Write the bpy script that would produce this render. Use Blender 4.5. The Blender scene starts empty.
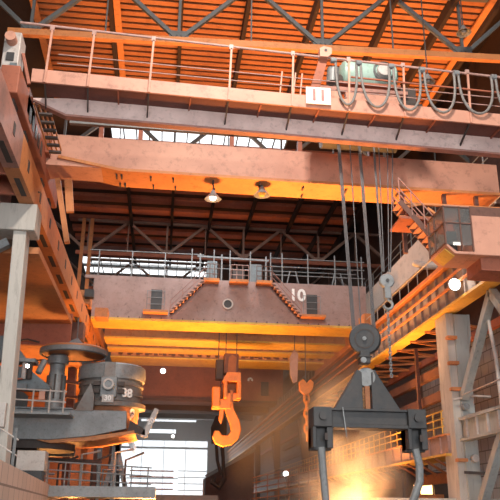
import bpy, bmesh, math, random
from mathutils import Vector, Matrix
random.seed(7)
scn = bpy.context.scene
COL = scn.collection
PI = math.pi

# ---------------------------------------------------------------- camera
F = 730.0; PITCH = math.radians(19.75); YAW = math.radians(6.5); ROLL = math.radians(0.6)
fw = Vector((math.sin(YAW)*math.cos(PITCH), math.cos(YAW)*math.cos(PITCH), math.sin(PITCH)))
rt0 = Vector((math.cos(YAW), -math.sin(YAW), 0)); up0 = rt0.cross(fw)
rt = math.cos(ROLL)*rt0 + math.sin(ROLL)*up0
up = math.cos(ROLL)*up0 - math.sin(ROLL)*rt0
cd = bpy.data.cameras.new('camera'); cam = bpy.data.objects.new('camera', cd); COL.objects.link(cam)
cd.sensor_width = 36; cd.lens = 36*F/500; cd.clip_end = 600
cam.matrix_world = Matrix(((rt.x, up.x, -fw.x, 0), (rt.y, up.y, -fw.y, 0), (rt.z, up.z, -fw.z, 0), (0, 0, 0, 1)))
scn.camera = cam

# ---------------------------------------------------------------- materials
def mat(name, col, rough=0.6, metal=0.0, dirt=None, scale=1.2, amount=0.6, streak=False, bump=0.05):
    m = bpy.data.materials.new(name); m.use_nodes = True
    nt = m.node_tree; b = nt.nodes['Principled BSDF']
    b.inputs['Roughness'].default_value = rough; b.inputs['Metallic'].default_value = metal
    if dirt is None: dirt = tuple(c*0.55 for c in col)
    tc = nt.nodes.new('ShaderNodeTexCoord'); mp = nt.nodes.new('ShaderNodeMapping')
    nt.links.new(tc.outputs['Object'], mp.inputs[0])
    if streak: mp.inputs['Scale'].default_value = (1, 1, 0.15)
    nz = nt.nodes.new('ShaderNodeTexNoise'); nz.inputs['Scale'].default_value = scale
    nz.inputs['Detail'].default_value = 6; nz.inputs['Roughness'].default_value = 0.62
    nt.links.new(mp.outputs[0], nz.inputs['Vector'])
    rp = nt.nodes.new('ShaderNodeMapRange'); rp.inputs['From Min'].default_value = 0.38; rp.inputs['From Max'].default_value = 0.72
    rp.inputs['To Max'].default_value = amount
    nt.links.new(nz.outputs['Fac'], rp.inputs['Value'])
    mx = nt.nodes.new('ShaderNodeMix'); mx.data_type = 'RGBA'
    mx.inputs['A'].default_value = (*col, 1); mx.inputs['B'].default_value = (*dirt, 1)
    nt.links.new(rp.outputs[0], mx.inputs['Factor']); 
    n3 = nt.nodes.new('ShaderNodeTexNoise'); n3.inputs['Scale'].default_value = scale*5.5; n3.inputs['Detail'].default_value = 8; n3.inputs['Roughness'].default_value = 0.75
    nt.links.new(mp.outputs[0], n3.inputs['Vector'])
    r3 = nt.nodes.new('ShaderNodeMapRange'); r3.inputs['From Min'].default_value = 0.52; r3.inputs['From Max'].default_value = 0.7; r3.inputs['To Max'].default_value = 0.55
    nt.links.new(n3.outputs['Fac'], r3.inputs['Value'])
    m3 = nt.nodes.new('ShaderNodeMix'); m3.data_type = 'RGBA'; m3.inputs['B'].default_value = (*[c*0.45 for c in dirt], 1)
    nt.links.new(r3.outputs[0], m3.inputs['Factor']); nt.links.new(mx.outputs['Result'], m3.inputs['A'])
    nt.links.new(m3.outputs['Result'], b.inputs['Base Color'])
    if bump:
        n2 = nt.nodes.new('ShaderNodeTexNoise'); n2.inputs['Scale'].default_value = scale*9
        nt.links.new(tc.outputs['Object'], n2.inputs['Vector'])
        bp = nt.nodes.new('ShaderNodeBump'); bp.inputs['Strength'].default_value = bump; bp.inputs['Distance'].default_value = 0.05
        nt.links.new(n2.outputs['Fac'], bp.inputs['Height']); nt.links.new(bp.outputs[0], b.inputs['Normal'])
    return m
def emit(name, col, s):
    m = bpy.data.materials.new(name); m.use_nodes = True
    b = m.node_tree.nodes['Principled BSDF']
    b.inputs['Base Color'].default_value = (0.8, 0.8, 0.8, 1)
    b.inputs['Emission Color'].default_value = (*col, 1); b.inputs['Emission Strength'].default_value = s
    return m
def brick(name, c1, c2, mortar, scale, bw=0.5, rh=0.25, rot=None):
    m = mat(name, c1); nt = m.node_tree; b = nt.nodes['Principled BSDF']
    tc = nt.nodes.new('ShaderNodeTexCoord'); mp = nt.nodes.new('ShaderNodeMapping')
    if rot: mp.inputs['Rotation'].default_value = rot
    bk = nt.nodes.new('ShaderNodeTexBrick'); bk.inputs['Scale'].default_value = scale
    bk.inputs['Color1'].default_value = (*c1, 1); bk.inputs['Color2'].default_value = (*c2, 1); bk.inputs['Mortar'].default_value = (*mortar, 1)
    bk.inputs['Brick Width'].default_value = bw; bk.inputs['Row Height'].default_value = rh; bk.inputs['Mortar Size'].default_value = 0.03
    sx = nt.nodes.new('ShaderNodeSeparateXYZ'); cx = nt.nodes.new('ShaderNodeCombineXYZ')
    nt.links.new(tc.outputs['Object'], sx.inputs[0]); nt.links.new(sx.outputs['Y'], cx.inputs['X']); nt.links.new(sx.outputs['Z'], cx.inputs['Y'])
    nt.links.new(cx.outputs[0], bk.inputs['Vector'])
    nt.links.new(bk.outputs['Color'], b.inputs['Base Color']); b.inputs['Roughness'].default_value = 0.85
    return m
PINK = mat('salmon oxide paint', (0.6, 0.31, 0.22), 0.55, dirt=(0.36, 0.16, 0.12), scale=0.5, amount=0.55)
PINKD = mat('worn salmon paint', (0.46, 0.22, 0.17), 0.6, dirt=(0.2, 0.13, 0.12), scale=0.9, amount=0.8)
GREYPINK = mat('dusty pinkish paint', (0.38, 0.265, 0.24), 0.65, dirt=(0.25, 0.16, 0.14), scale=0.7, amount=0.8)
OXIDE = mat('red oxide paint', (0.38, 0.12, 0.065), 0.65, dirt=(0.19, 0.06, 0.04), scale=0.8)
ORANGE = mat('orange paint and melt glow', (0.58, 0.23, 0.08), 0.6, dirt=(0.36, 0.12, 0.05), scale=0.7, amount=0.5)  # real orange paint, also carrying melt glow on lit undersides
ROOF = mat('orange roof sheet', (0.4, 0.15, 0.06), 0.6, dirt=(0.27, 0.085, 0.04), scale=0.35, amount=0.8)
ROOFB = mat('dark roof boarding', (0.035, 0.018, 0.014), 0.9)
WEBP = mat('weathered pale pink paint', (0.72, 0.56, 0.52), 0.5, dirt=(0.45, 0.33, 0.31), scale=0.8, amount=0.8)
UNDER_SHADE = mat('shaded red oxide', (0.17, 0.06, 0.045), 0.7)  # red oxide darkened to put shade under the crane walkway
RAILP = mat('dull pink rail paint', (0.5, 0.31, 0.27), 0.5)
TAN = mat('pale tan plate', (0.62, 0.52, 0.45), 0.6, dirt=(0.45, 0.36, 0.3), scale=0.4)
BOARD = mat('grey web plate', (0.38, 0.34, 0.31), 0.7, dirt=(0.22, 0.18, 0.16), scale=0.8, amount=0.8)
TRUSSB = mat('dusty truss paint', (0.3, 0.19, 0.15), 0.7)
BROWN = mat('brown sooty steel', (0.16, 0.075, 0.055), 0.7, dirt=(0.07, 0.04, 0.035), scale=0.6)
DARK = mat('dark sooty steel', (0.07, 0.055, 0.05), 0.7)
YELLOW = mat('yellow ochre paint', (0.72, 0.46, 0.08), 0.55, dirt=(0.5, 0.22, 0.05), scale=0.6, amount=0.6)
STEEL = mat('grey mill steel', (0.26, 0.28, 0.29), 0.5, 0.2, dirt=(0.13, 0.13, 0.13), scale=1.5)
STEELB = mat('blue grey steel', (0.17, 0.21, 0.23), 0.5, 0.2, dirt=(0.1, 0.1, 0.1), scale=1.5)
LIGHTST = mat('pale dusty steel', (0.55, 0.52, 0.49), 0.55, 0.1, dirt=(0.36, 0.3, 0.27), scale=1.2)
TRUSS = mat('truss grey paint', (0.1, 0.115, 0.12), 0.6, dirt=(0.1, 0.09, 0.09), scale=1.5)
BLACK = mat('black steel', (0.045, 0.05, 0.055), 0.55, 0.2, dirt=(0.085, 0.075, 0.07), scale=2.5, amount=0.7)
CONC = mat('dusty concrete', (0.52, 0.50, 0.46), 0.85, dirt=(0.36, 0.34, 0.31), scale=0.9, amount=0.8, streak=True)
CONC2 = mat('grey green concrete', (0.42, 0.45, 0.44), 0.85, dirt=(0.28, 0.29, 0.28), scale=0.9, amount=0.8, streak=True)
HOOKO = mat('orange hook paint', (0.72, 0.25, 0.04), 0.5, dirt=(0.5, 0.14, 0.03), scale=2.0)
GREEN = mat('pale green enamel', (0.38, 0.56, 0.49), 0.4, dirt=(0.26, 0.38, 0.33), scale=1.5)
WHITE = mat('white enamel', (0.82, 0.8, 0.78), 0.6, dirt=(0.62, 0.56, 0.52), scale=2.0, amount=0.4)
REDTX = mat('faded red lettering', (0.62, 0.22, 0.2), 0.6)
WHTX = mat('white lettering', (0.9, 0.88, 0.85), 0.6, dirt=(0.8, 0.78, 0.75), amount=.3)
RUBBER = mat('grey cable sheath', (0.22, 0.21, 0.2), 0.6)
ROPE = mat('steel wire rope', (0.1, 0.105, 0.115), 0.5, 0.3)
LADLE = mat('ladle steel', (0.2, 0.2, 0.195), 0.5, 0.2, dirt=(0.16, 0.1, 0.07), scale=1.1, amount=0.9)
LADLED = mat('ladle dark lining steel', (0.05, 0.05, 0.05), 0.7)
RUST = mat('rust scale', (0.36, 0.15, 0.07), 0.8, dirt=(0.16, 0.08, 0.05), scale=1.5)
SIDING = mat('dark wall sheeting', (0.12, 0.06, 0.045), 0.8, dirt=(0.07, 0.04, 0.035), scale=0.3)
GREYSID = mat('grey wall sheeting', (0.26, 0.24, 0.23), 0.8, dirt=(0.17, 0.15, 0.14), scale=0.3)
FLOORM = mat('sooty floor', (0.14, 0.12, 0.11), 0.9)
BLOCK = brick('grey blockwork', (0.36, 0.37, 0.38), (0.28, 0.29, 0.3), (0.13, 0.13, 0.13), 1.0, 0.9, 0.62, (PI/2, 0, PI/2))
PARAP = brick('pinkish panel brick', (0.72, 0.55, 0.46), (0.62, 0.48, 0.4), (0.3, 0.22, 0.18), 1.0, 1.2, 0.55, (PI/2, 0, PI/2))
LAMPW = emit('lit lamp white', (1, 0.97, 0.9), 12)
LAMPS = emit('small lamp glow', (1, 0.95, 0.85), 4)
MELT = emit('molten glow', (1, 0.55, 0.2), 5)
g = bpy.data.materials.new('cab glass'); g.use_nodes = True
gb = g.node_tree.nodes['Principled BSDF']
gb.inputs['Base Color'].default_value = (0.16, 0.17, 0.17, 1); gb.inputs['Roughness'].default_value = 0.06
gb.inputs['Alpha'].default_value = 0.5; gb.inputs['Specular IOR Level'].default_value = 0.8
GLASS = g

# ---------------------------------------------------------------- mesh helper
ROOTLOC = {}
class M:
    def __init__(s): s.bm = bmesh.new()
    def hexa(s, c):
        v = [s.bm.verts.new(p) for p in c]
        for f in ((0,3,2,1),(4,5,6,7),(0,1,5,4),(1,2,6,5),(2,3,7,6),(3,0,4,7)): s.bm.faces.new([v[i] for i in f])
        return s
    def box(s, x0, y0, z0, x1, y1, z1):
        x0, x1 = sorted((x0, x1)); y0, y1 = sorted((y0, y1)); z0, z1 = sorted((z0, z1))
        return s.hexa([(x0,y0,z0),(x1,y0,z0),(x1,y1,z0),(x0,y1,z0),(x0,y0,z1),(x1,y0,z1),(x1,y1,z1),(x0,y1,z1)])
    def beam(s, p, q, w, h, upv=(0,0,1)):
        p, q = Vector(p), Vector(q); d = (q-p).normalized(); u = Vector(upv)
        if abs(d.dot(u)) > 0.98: u = Vector((0, 1, 0))
        r = d.cross(u).normalized(); u = r.cross(d)
        a, b = r*w/2, u*h/2
        return s.hexa([p-a-b, p+a-b, q+a-b, q-a-b, p-a+b, p+a+b, q+a+b, q-a+b])
    def ibeam(s, p, q, w, h, t=0.03):
        p, q = Vector(p), Vector(q); d = (q-p).normalized(); u = Vector((0,0,1))
        if abs(d.dot(u)) > 0.98: u = Vector((0, 1, 0))
        r = d.cross(u).normalized(); u = r.cross(d)
        s.beam(p, q, t, h-2*t, u); o = u*(h/2-t/2)
        s.beam(p+o, q+o, w, t, u); s.beam(p-o, q-o, w, t, u); return s
    def tube(s, pts, r, n=8, closed=False):
        pts = [Vector(p) for p in pts]; rings = []; prev = None
        N = len(pts)
        for i, p in enumerate(pts):
            if closed: d = (pts[(i+1) % N]-pts[i-1])
            else: d = pts[min(i+1, N-1)]-pts[max(i-1, 0)]
            d.normalize()
            if prev is None:
                a = d.orthogonal().normalized()
            else:
                a = (prev - d*prev.dot(d)).normalized()
            prev = a; b = d.cross(a)
            rr = r[i] if isinstance(r, (list, tuple)) else r
            rings.append([s.bm.verts.new(p + (a*math.cos(2*PI*k/n)+b*math.sin(2*PI*k/n))*rr) for k in range(n)])
        rng = range(N) if closed else range(N-1)
        for i in rng:
            A, B = rings[i], rings[(i+1) % N]
            for k in range(n): s.bm.faces.new([A[k], A[(k+1) % n], B[(k+1) % n], B[k]])
        if not closed:
            s.bm.faces.new(rings[0][::-1]); s.bm.faces.new(rings[-1])
        return s
    def prism(s, poly, vec):
        vec = Vector(vec); a = [s.bm.verts.new(p) for p in poly]; b = [s.bm.verts.new(Vector(p)+vec) for p in poly]
        n = len(a); s.bm.faces.new(a); s.bm.faces.new(b[::-1])
        for i in range(n): s.bm.faces.new([a[i], b[i], b[(i+1) % n], a[(i+1) % n]])
        return s
    def lathe(s, prof, c, axis=(0,0,1), n=32):
        c = Vector(c); ax = Vector(axis).normalized(); a = ax.orthogonal().normalized(); b = ax.cross(a)
        if abs(ax.z) > 0.99: a, b = Vector((1,0,0)), Vector((0,1,0))
        rings = []
        for r, z in prof:
            if r < 1e-6: rings.append([s.bm.verts.new(c+ax*z)]*n)
            else: rings.append([s.bm.verts.new(c+ax*z+(a*math.cos(2*PI*k/n)+b*math.sin(2*PI*k/n))*r) for k in range(n)])
        for A, B in zip(rings, rings[1:]):
            for k in range(n):
                vs = []
                for v in (A[k], A[(k+1) % n], B[(k+1) % n], B[k]):
                    if v not in vs: vs.append(v)
                if len(vs) > 2: s.bm.faces.new(vs)
        return s
    def cyl(s, p, q, r, n=20):
        p, q = Vector(p), Vector(q); L = (q-p).length
        return s.lathe([(0,0),(r,0),(r,L),(0,L)], p, (q-p), n)
    def build(s, name, m, parent=None, smooth=False, bevel=0.0):
        bmesh.ops.recalc_face_normals(s.bm, faces=s.bm.faces[:])
        off = Vector((0,0,0)); r = parent
        while r is not None:
            off += Vector(r.location); r = r.parent
        bmesh.ops.translate(s.bm, vec=-off, verts=s.bm.verts[:])
        me = bpy.data.meshes.new(name); s.bm.to_mesh(me); s.bm.free()
        if smooth:
            for p in me.polygons: p.use_smooth = True
            try: me.set_sharp_from_angle(angle=math.radians(35))
            except Exception: pass
        o = bpy.data.objects.new(name, me); COL.objects.link(o); me.materials.append(m)
        if parent is not None: o.parent = parent
        if bevel:
            b = o.modifiers.new('bevel', 'BEVEL'); b.width = bevel; b.segments = 2; b.limit_method = 'ANGLE'
        return o
def tag(o, label=None, cat=None, group=None, kind=None):
    if label: o['label'] = label
    if cat: o['category'] = cat
    if group: o['group'] = group
    if kind: o['kind'] = kind
    return o
def thing(name, loc, label, cat, group=None, kind=None):
    o = bpy.data.objects.new(name, None); COL.objects.link(o); o.location = loc; o.empty_display_size = 0.3
    return tag(o, label, cat, group, kind)
def struct(name, mb, m, label, cat): 
    o = mb.build(name, m); return tag(o, label, cat, None, 'structure')
def text(body, size, loc, rot, m, parent, name, ext=0.01):
    c = bpy.data.curves.new(name, 'FONT'); c.body = body; c.size = size; c.extrude = ext; c.align_x = 'CENTER'; c.align_y = 'CENTER'; c.offset = size*0.03
    tmp = bpy.data.objects.new(name, c); COL.objects.link(tmp)
    bpy.context.view_layer.update()
    me = bpy.data.meshes.new_from_object(tmp.evaluated_get(bpy.context.evaluated_depsgraph_get()))
    bpy.data.objects.remove(tmp); bpy.data.curves.remove(c)
    me.materials.clear(); me.materials.append(m)
    o = bpy.data.objects.new(name, me); COL.objects.link(o)
    off = Vector((0,0,0)); r = parent
    while r is not None: off += Vector(r.location); r = r.parent
    o.parent = parent; o.location = Vector(loc)-off; o.rotation_euler = rot
    return o
def kids(o): return [c for c in COL.objects if c.parent == o]
def copy_tree(o, parent=None):
    c = o.copy(); COL.objects.link(c)
    if parent is not None: c.parent = parent
    for ch in kids(o): copy_tree(ch, c)
    return c
def lerp(a, b, t): return a+(b-a)*t
def arc(p, q, sag, n=12):
    p, q = Vector(p), Vector(q)
    return [p.lerp(q, i/n)+Vector((0,0,-sag*4*(i/n)*(1-i/n))) for i in range(n+1)]
FLOOR = -1.65

# ================================================================ SETTING
struct('floor', M().box(-18, -12, FLOOR-0.3, 26, 152, FLOOR), FLOORM, 'sooty dark mill floor below the cranes', 'floor')
m = M()
for x0, x1 in ((-15, 15.4),):
    for ya, yb in ((-12, 40.6), (46.5, 71.6), (77.3, 152)):
        m.box(x0, ya, 24.32, x1, yb, 24.5)
m.box(-15, 71.6, 24.32, -9.2, 77.3, 24.5); m.box(4.6, 71.6, 24.32, 15.4, 77.3, 24.5)
m.box(-15, 40.6, 24.32, -4.5, 46.5, 24.5); m.box(7.6, 40.6, 24.32, 15.4, 46.5, 24.5)
struct('ceiling', m, ROOFB, 'dark boarded roof over the whole mill bay', 'ceiling')
m = M()
y = 24.0
while y < 40.2:
    m.box(-7.6, y, 24.0, 15.4, y+0.33, 24.1); y += 0.5
struct('trim_1', m, ROOF, 'orange ribbed roof decking lit from below over the nearest crane', 'roof decking')
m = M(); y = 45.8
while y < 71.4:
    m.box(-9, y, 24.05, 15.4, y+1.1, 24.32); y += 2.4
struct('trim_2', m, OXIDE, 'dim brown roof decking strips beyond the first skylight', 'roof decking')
m = M()
for x in (-3.6, -.1, 3.18, 6.55, 10.2, 13.1, 15.3):
    m.beam((x, -10, 23.65), (x, 40.4, 23.65), 0.2, 0.65)
    m.beam((x, 46.5, 23.75), (x, 71.5, 23.75), 0.22, 0.5)
struct('trim_3', m, ROOFB, 'dark roof purlins running the length of the bay', 'roof purlins')
m = M()
for x in (-7.4, -3.3, 15.05): m.beam((x, 24, 23.7), (x, 40.6, 23.7), 0.34, 0.12)
struct('trim_4', m, ORANGE, 'orange flanges beside the roof purlins over the nearest crane', 'roof purlins')
# skylight bars
for i, (xa, xb, ya, yb) in enumerate(((-4.5, 7.6, 40.6, 46.5), (-9.2, 4.6, 71.6, 77.3))):
    m = M(); n = 14
    for k in range(n+1):
        x = lerp(xa, xb, k/n); m.box(x-0.04, ya, 24.3, x+0.04, yb, 24.42)
    m.box(xa, lerp(ya, yb, .45), 24.28, xb, lerp(ya, yb, .55), 24.44)
    struct('window_%d' % (i+1), m, TRUSS, ('bright glazed roof light behind the nearest crane', 'bright roof light band beyond the crane numbered 10')[i], 'roof light')
m = M().box(15.4, -12, 28, 26, 152, 28.2).box(15.2, -12, 24.3, 15.42, 152, 28)
struct('trim_5', m, ROOFB, 'dark raised roof above the right aisle', 'roof')
struct('wall_left', M().box(-15.2, -12, FLOOR, -15, 152, 24.4), GREYSID, 'grey sheeted wall along the left aisle', 'wall')
struct('wall_right', M().box(19, -12, FLOOR, 19.3, 30, 28).box(19, 30, 9.2, 19.3, 152, 28).box(19, 33.5, FLOOR, 19.3, 152, 9.2), SIDING, 'dark brown sheeted wall along the right aisle', 'wall')
struct('wall_block', M().box(16.6, 20, FLOOR, 16.9, 46, 8.9), BLOCK, 'grey blockwork wall behind the right concrete column', 'wall')
m = M()
m.box(-15, 150, FLOOR, -8.2, 150.4, 24.4); m.box(9, 150, FLOOR, 19, 150.4, 28); m.box(-8.2, 150, 13.2, 9, 150.4, 14.6)
m.box(-8.2, 150, 15.4, 9, 150.4, 16.9); m.box(-8.2, 150, 17.3, 9, 150.4, 28); m.box(-8.2, 150, 14.6, -6.2, 150.4, 15.4); m.box(2.6, 150, 14.6, 9, 150.4, 15.4)
m.box(-8.2, 150, 16.8, -4.4, 150.4, 17.4); m.box(6.6, 150, 16.8, 9, 150.4, 17.4)
m.box(-8.2, 150, FLOOR, 9, 150.4, 3.0)
struct('wall_end', m, GREYSID, 'far end wall around the bright daylight opening', 'wall')
m = M()
for k in range(1, 4): m.box(lerp(-8.2, 9, k/4)-.05, 150.1, 3, lerp(-8.2, 9, k/4)+.05, 150.3, 13.2)
m.box(-8.2, 150.1, 11.6, 9, 150.3, 12.0); m.box(-8.2, 150.1, 5.9, 3.4, 150.3, 6.1)
for k in range(1, 5): m.box(3.4, 150.1, 2.6+k*1.2, 9, 150.3, 2.75+k*1.2)
struct('window_3', m, STEEL, 'glazing bars of the bright opening at the far end', 'window')

# ---------------------------------------------------------------- roof trusses
def truss(y, zb, xs0, label, mt, mch, n=4, step=6.75, w=0.2):
    t = thing('roof_truss', (xs0, y, zb), label, 'roof truss', 'roof trusses across the bay')
    x1 = xs0+n*step
    M().beam((xs0-1, y, zb), (x1+1, y, zb), 0.26, 0.32).build('bottom_chord', mch, t)
    M().beam((xs0-1, y, 23.9), (x1+1, y, 23.9), 0.2, 0.2).build('top_chord', mt, t)
    for k in range(n+1):
        x = xs0+k*step
        M().beam((x, y, zb), (x, y, 23.9), w*.7, w*.7).build('vertical', mt, t)
        M().box(x-.45, y-.04, zb-.1, x+.45, y+.04, zb+.55).build('gusset_plate', mt, t)
        for sg in (-1, 1):
            if k == n and sg == 1: continue
            M().beam((x+sg*.15, y, zb+.2), (x+sg*step/2, y, 23.9), w, w).build('diagonal', mt, t)
        if k < n: M().beam((x+step/2, y, zb), (x+step/2, y, 23.9), w*.35, w*.35).build('hanger_rod', mt, t)
    return t
q = truss(28.5, 20.5, -6.9, 'grey roof truss with orange chord above the nearest crane', TRUSS, ORANGE, w=0.19)
q.location.y += .55; q.rotation_euler.z = -.04
truss(41.0, 20.6, -6.9, 'grey roof truss crossing in front of the first roof light', TRUSS, TRUSS, w=0.2)
q = truss(60.5, 20.9, -7.2, 'brown roof truss above the crane numbered 10', TRUSSB, OXIDE, w=0.24)
for x in (-7.7, -7.0): M().beam((x, 60.5, 11), (x, 60.5, 24.2), .3, .3).build('end_post', ORANGE, q)
truss(71.3, 20.9, -7.2, 'darkened roof truss before the second roof light', TRUSSB, OXIDE, w=0.2)
# truss web of far trusses share the same bay

# ================================================================ RUNWAYS
def left_runway():
    t = thing('runway_girder', (-4.8, 30, 9.1), 'slotted orange runway girder along the left side carrying the cranes', 'runway girder')
    xa, xb, z0, z1 = -5.65, -5.12, 10.6, 11.9
    seg = [(-6, 22.5), (22.5, 44), (44, 62), (62, 80), (80, 110), (110, 149)]
    m = M()
    M().box(xa, -6, z0, xb, 22.5, z1).build('unlit_web_plate', PINKD, t)  # duller colour stands in for a stretch the orange glow misses
    for a, b in seg[1:]:
        m.box(xa, a+.02, z0, xb, b-.02, z1)
    web = m.build('web_plate', ORANGE, t)
    y = 21.0
    while y < 60:
        M().box(xb-.01, y, z0+.5, xb+.015, y+.28, z1-.38).build('slot_opening', DARK, t)
        y += 2.7
    y = 20.6
    while y < 60:
        M().box(xa+.2, y, z0-.012, xb-.14, y+1.5, z0+.01).build('underside_slot', DARK, t)
        y += 2.7
    M().box(-5.45, -6, z1, -5.3, 149, z1+.16).build('crane_rail', STEEL, t)
    M().beam((-5.7, 26, 11.3), (-5.06, 26, 11.3), .06, .05).build('joint_tie', DARK, t)
    # outer plate girder to the left
    m = M().box(-6.9, -6, 10.5, -6.3, 27, 11.8)
    m.build('outer_girder', PINKD, t)
    for k in range(12):
        y = 6+k*1.7
        M().box(-6.3, y, 10.6, -5.65, y+.12, 11.7).build('diaphragm', OXIDE, t)
    return t
left_runway()
def right_runway():
    t = thing('runway_girder', (13.3, 30, 9.1), 'long runway girder with yellow flange along the right side', 'runway girder')
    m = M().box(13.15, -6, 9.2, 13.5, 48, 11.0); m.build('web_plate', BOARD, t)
    M().box(13.15, 48, 9.2, 13.5, 149, 11.0).build('shaded_web_plate', BROWN, t)  # far stretch coloured darker to stand in for the dim, hazy bay
    for k in range(28):
        y = 16+k*1.15
        M().box(13.02, y, 9.25, 13.15, y+.07, 10.95).build('stiffener', BOARD, t)
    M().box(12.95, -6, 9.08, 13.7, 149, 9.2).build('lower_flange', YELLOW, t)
    M().box(12.9, -6, 11.0, 13.7, 149, 11.12).build('upper_flange', ORANGE, t)
    for z in (9.85, 10.35):
        M().beam((12.85, -6, z), (12.85, 149, z), .1, .1).build('conductor_bar', ORANGE, t)
    M().beam((12.88, -6, 11.1), (12.88, 149, 11.1), .14, .2).build('edge_angle', ORANGE, t)
    rl = M().tube([(12.95, 14, 12.0), (12.95, 110, 12.0)], .025, 6).build('handrail', LIGHTST, t)
    for k in range(45):
        y = 16+k*1.5
        M().beam((12.95, y, 11.1), (12.95, y, 12.0), .035, .035).build('rail_post', LIGHTST, rl)
    # horizontal lattice bracing behind the flange
    br = M()
    M().beam((16.3, 33, 9.0), (16.3, 149, 9.0), .25, .4).build('bracing_beam', OXIDE, t)
    for k in range(14):
        y = 34+k*2.4
        M().beam((13.5, y, 9.05), (16.3, y+1.2, 9.05), .1, .12).build('brace', ORANGE, t)
        M().beam((16.3, y+1.2, 9.05), (13.5, y+2.4, 9.05), .1, .12).build('brace', ORANGE, t)
    return t
right_runway()
# upper walkway girder on the right
t = thing('upper_walkway', (15.2, 50, 14.1), 'pale grey upper walkway girder high on the right beyond the stair', 'walkway')
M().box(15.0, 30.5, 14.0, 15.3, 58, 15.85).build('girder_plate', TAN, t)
M().box(15.0, 58, 14.0, 15.3, 120, 15.85).build('shaded_girder_plate', BROWN, t)  # brown here puts the far bay's dimness into the plate colour
M().box(15.3, 30.5, 14.0, 18.9, 120, 14.2).build('walkway_floor', BROWN, t)
h = M()
for z in (16.4, 16.95): h.tube([(15.1, 30.5, z), (15.1, 120, z)], .03, 6)
h = h.build('handrail', STEEL, t)
for k in range(30):
    M().beam((15.1, 31+k*2.2, 15.8), (15.1, 31+k*2.2, 16.95), .05, .05).build('rail_post', STEEL, h)

# ---------------------------------------------------------------- columns
def lcol(y, label, m, brace=True):
    t = thing('concrete_column', (-5.5, y, FLOOR), label, 'column', 'left row of columns')
    M().hexa([(-5.4, y-.4, FLOOR), (-4.98, y-.4, FLOOR), (-4.98, y+.4, FLOOR), (-5.4, y+.4, FLOOR), (-5.76, y-.4, 9.7), (-5.3, y-.4, 9.7), (-5.3, y+.4, 9.7), (-5.76, y+.4, 9.7)]).build('shaft', m, t, bevel=.03)
    M().box(-8.2, y-.55, 9.55, -4.98, y+.55, 10.58).build('corbel', m, t, bevel=.03)
    if brace:
        M().beam((-6.0, y+.2, 9.3), (-8.2, y+.2, 7.9), .35, .3).build('knee_brace', STEEL, t)
    return t
lcol(26, 'pale concrete column at the left frame edge under the runway', CONC)
for y, s in ((44, 'first'), (62, 'second'), (80, 'third'), (98, 'fourth')):
    lcol(y, 'brown column in left row, %s one beyond the ladle turret' % s, BROWN, False)
t = thing('concrete_column', (14, 33, FLOOR), 'grey concrete column on right with orange step brackets', 'column')
M().box(13.15, 32.6, FLOOR, 13.5, 34.0, 9.05).build('side_plate', CONC, t)
M().box(13.5, 32.5, FLOOR, 14.15, 34.1, 9.0).build('shaft', CONC2, t, bevel=.03)
M().prism([(14.15, 32.5, 7.3), (14.3, 32.5, 8.0), (14.3, 32.5, 9.0), (14.15, 32.5, 9.0)], (0, 1.6, 0)).build('corbel', CONC2, t)
for z in (7.75, 6.55, 5.35, 2.2):
    M().box(13.05, 32.25, z, 13.5, 32.6, z+.14).build('step_bracket', ORANGE, t)
for y, s in ((52, 'first'), (70, 'second'), (88, 'third'), (106, 'fourth')):
    t = thing('steel_column', (13.9, y, FLOOR), 'brown steel column in right row, %s beyond the grey concrete one' % s, 'column', 'right row of columns')
    M().ibeam((13.5, y, FLOOR), (13.5, y, 9.0), .6, .8, .06).build('shaft', BROWN, t)
    M().beam((13.5, y+.5, 3), (13.5, y+4, 8.8), .25, .25).build('knee_brace', BROWN, t)
# portal bracing in front of the right column
t = thing('portal_frame', (13.6, 29, 3), 'grey steel portal bracing on the right nearer than the column', 'bracing')
m = M().box(13.35, 20, 4.0, 13.8, 34.2, 4.14).box(13.5, 20, 3.2, 13.7, 34.0, 4.0).box(13.35, 20, 3.1, 13.8, 34.0, 3.22)
m.build('bottom_beam', CONC2, t)
for k in range(10):
    M().box(13.4, 22+k*1.1, 3.2, 13.5, 22.09+k*1.1, 4.0).build('stiffener', LIGHTST, t)
M().beam((13.6, 32.3, 5.0), (13.6, 28.4, 8.9), .34, .34, (1,0,0)).build('diagonal_brace', CONC2, t)
M().beam((13.6, 31.6, .2), (13.6, 28.6, 3.2), .34, .36, (1,0,0)).build('diagonal_brace', CONC2, t)
M().beam((13.6, 28.4, 8.9), (13.6, 24.5, 4.5), .34, .34, (1,0,0)).build('diagonal_brace', CONC2, t)
M().tube([(13.7, 29.3, 8.2), (13.7, 28.9, 6.2), (13.6, 28.6, 4.1)], .08, 8).build('pipe', LIGHTST, t)
M().tube([(13.3, 20, 5.2), (13.3, 31.8, 5.05)], .03, 6).build('guard_rail', LIGHTST, t)
# valves / brackets on the column
t = thing('pipe_bracket', (13.3, 32.3, 4.9), 'small pale pipe fittings on the grey column above the walkway', 'pipe fitting')
M().tube([(13.1, 32.3, 4.9), (13.8, 32.2, 5.1), (14.6, 31.7, 5.0)], .05, 6).build('pipe', LIGHTST, t)
M().cyl((13.6, 32.4, 4.6), (13.6, 32.1, 4.6), .16).build('valve', STEEL, t)
t = thing('pipe_bracket', (13.8, 32.3, 1.9), 'round valve with bracket low on the grey column', 'pipe fitting')
M().cyl((13.85, 32.45, 2.35), (13.85, 32.2, 2.35), .17).build('valve', LIGHTST, t)
M().beam((13.3, 32.3, 1.75), (14.3, 32.1, 1.7), .06, .12).build('bracket', DARK, t)

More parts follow.
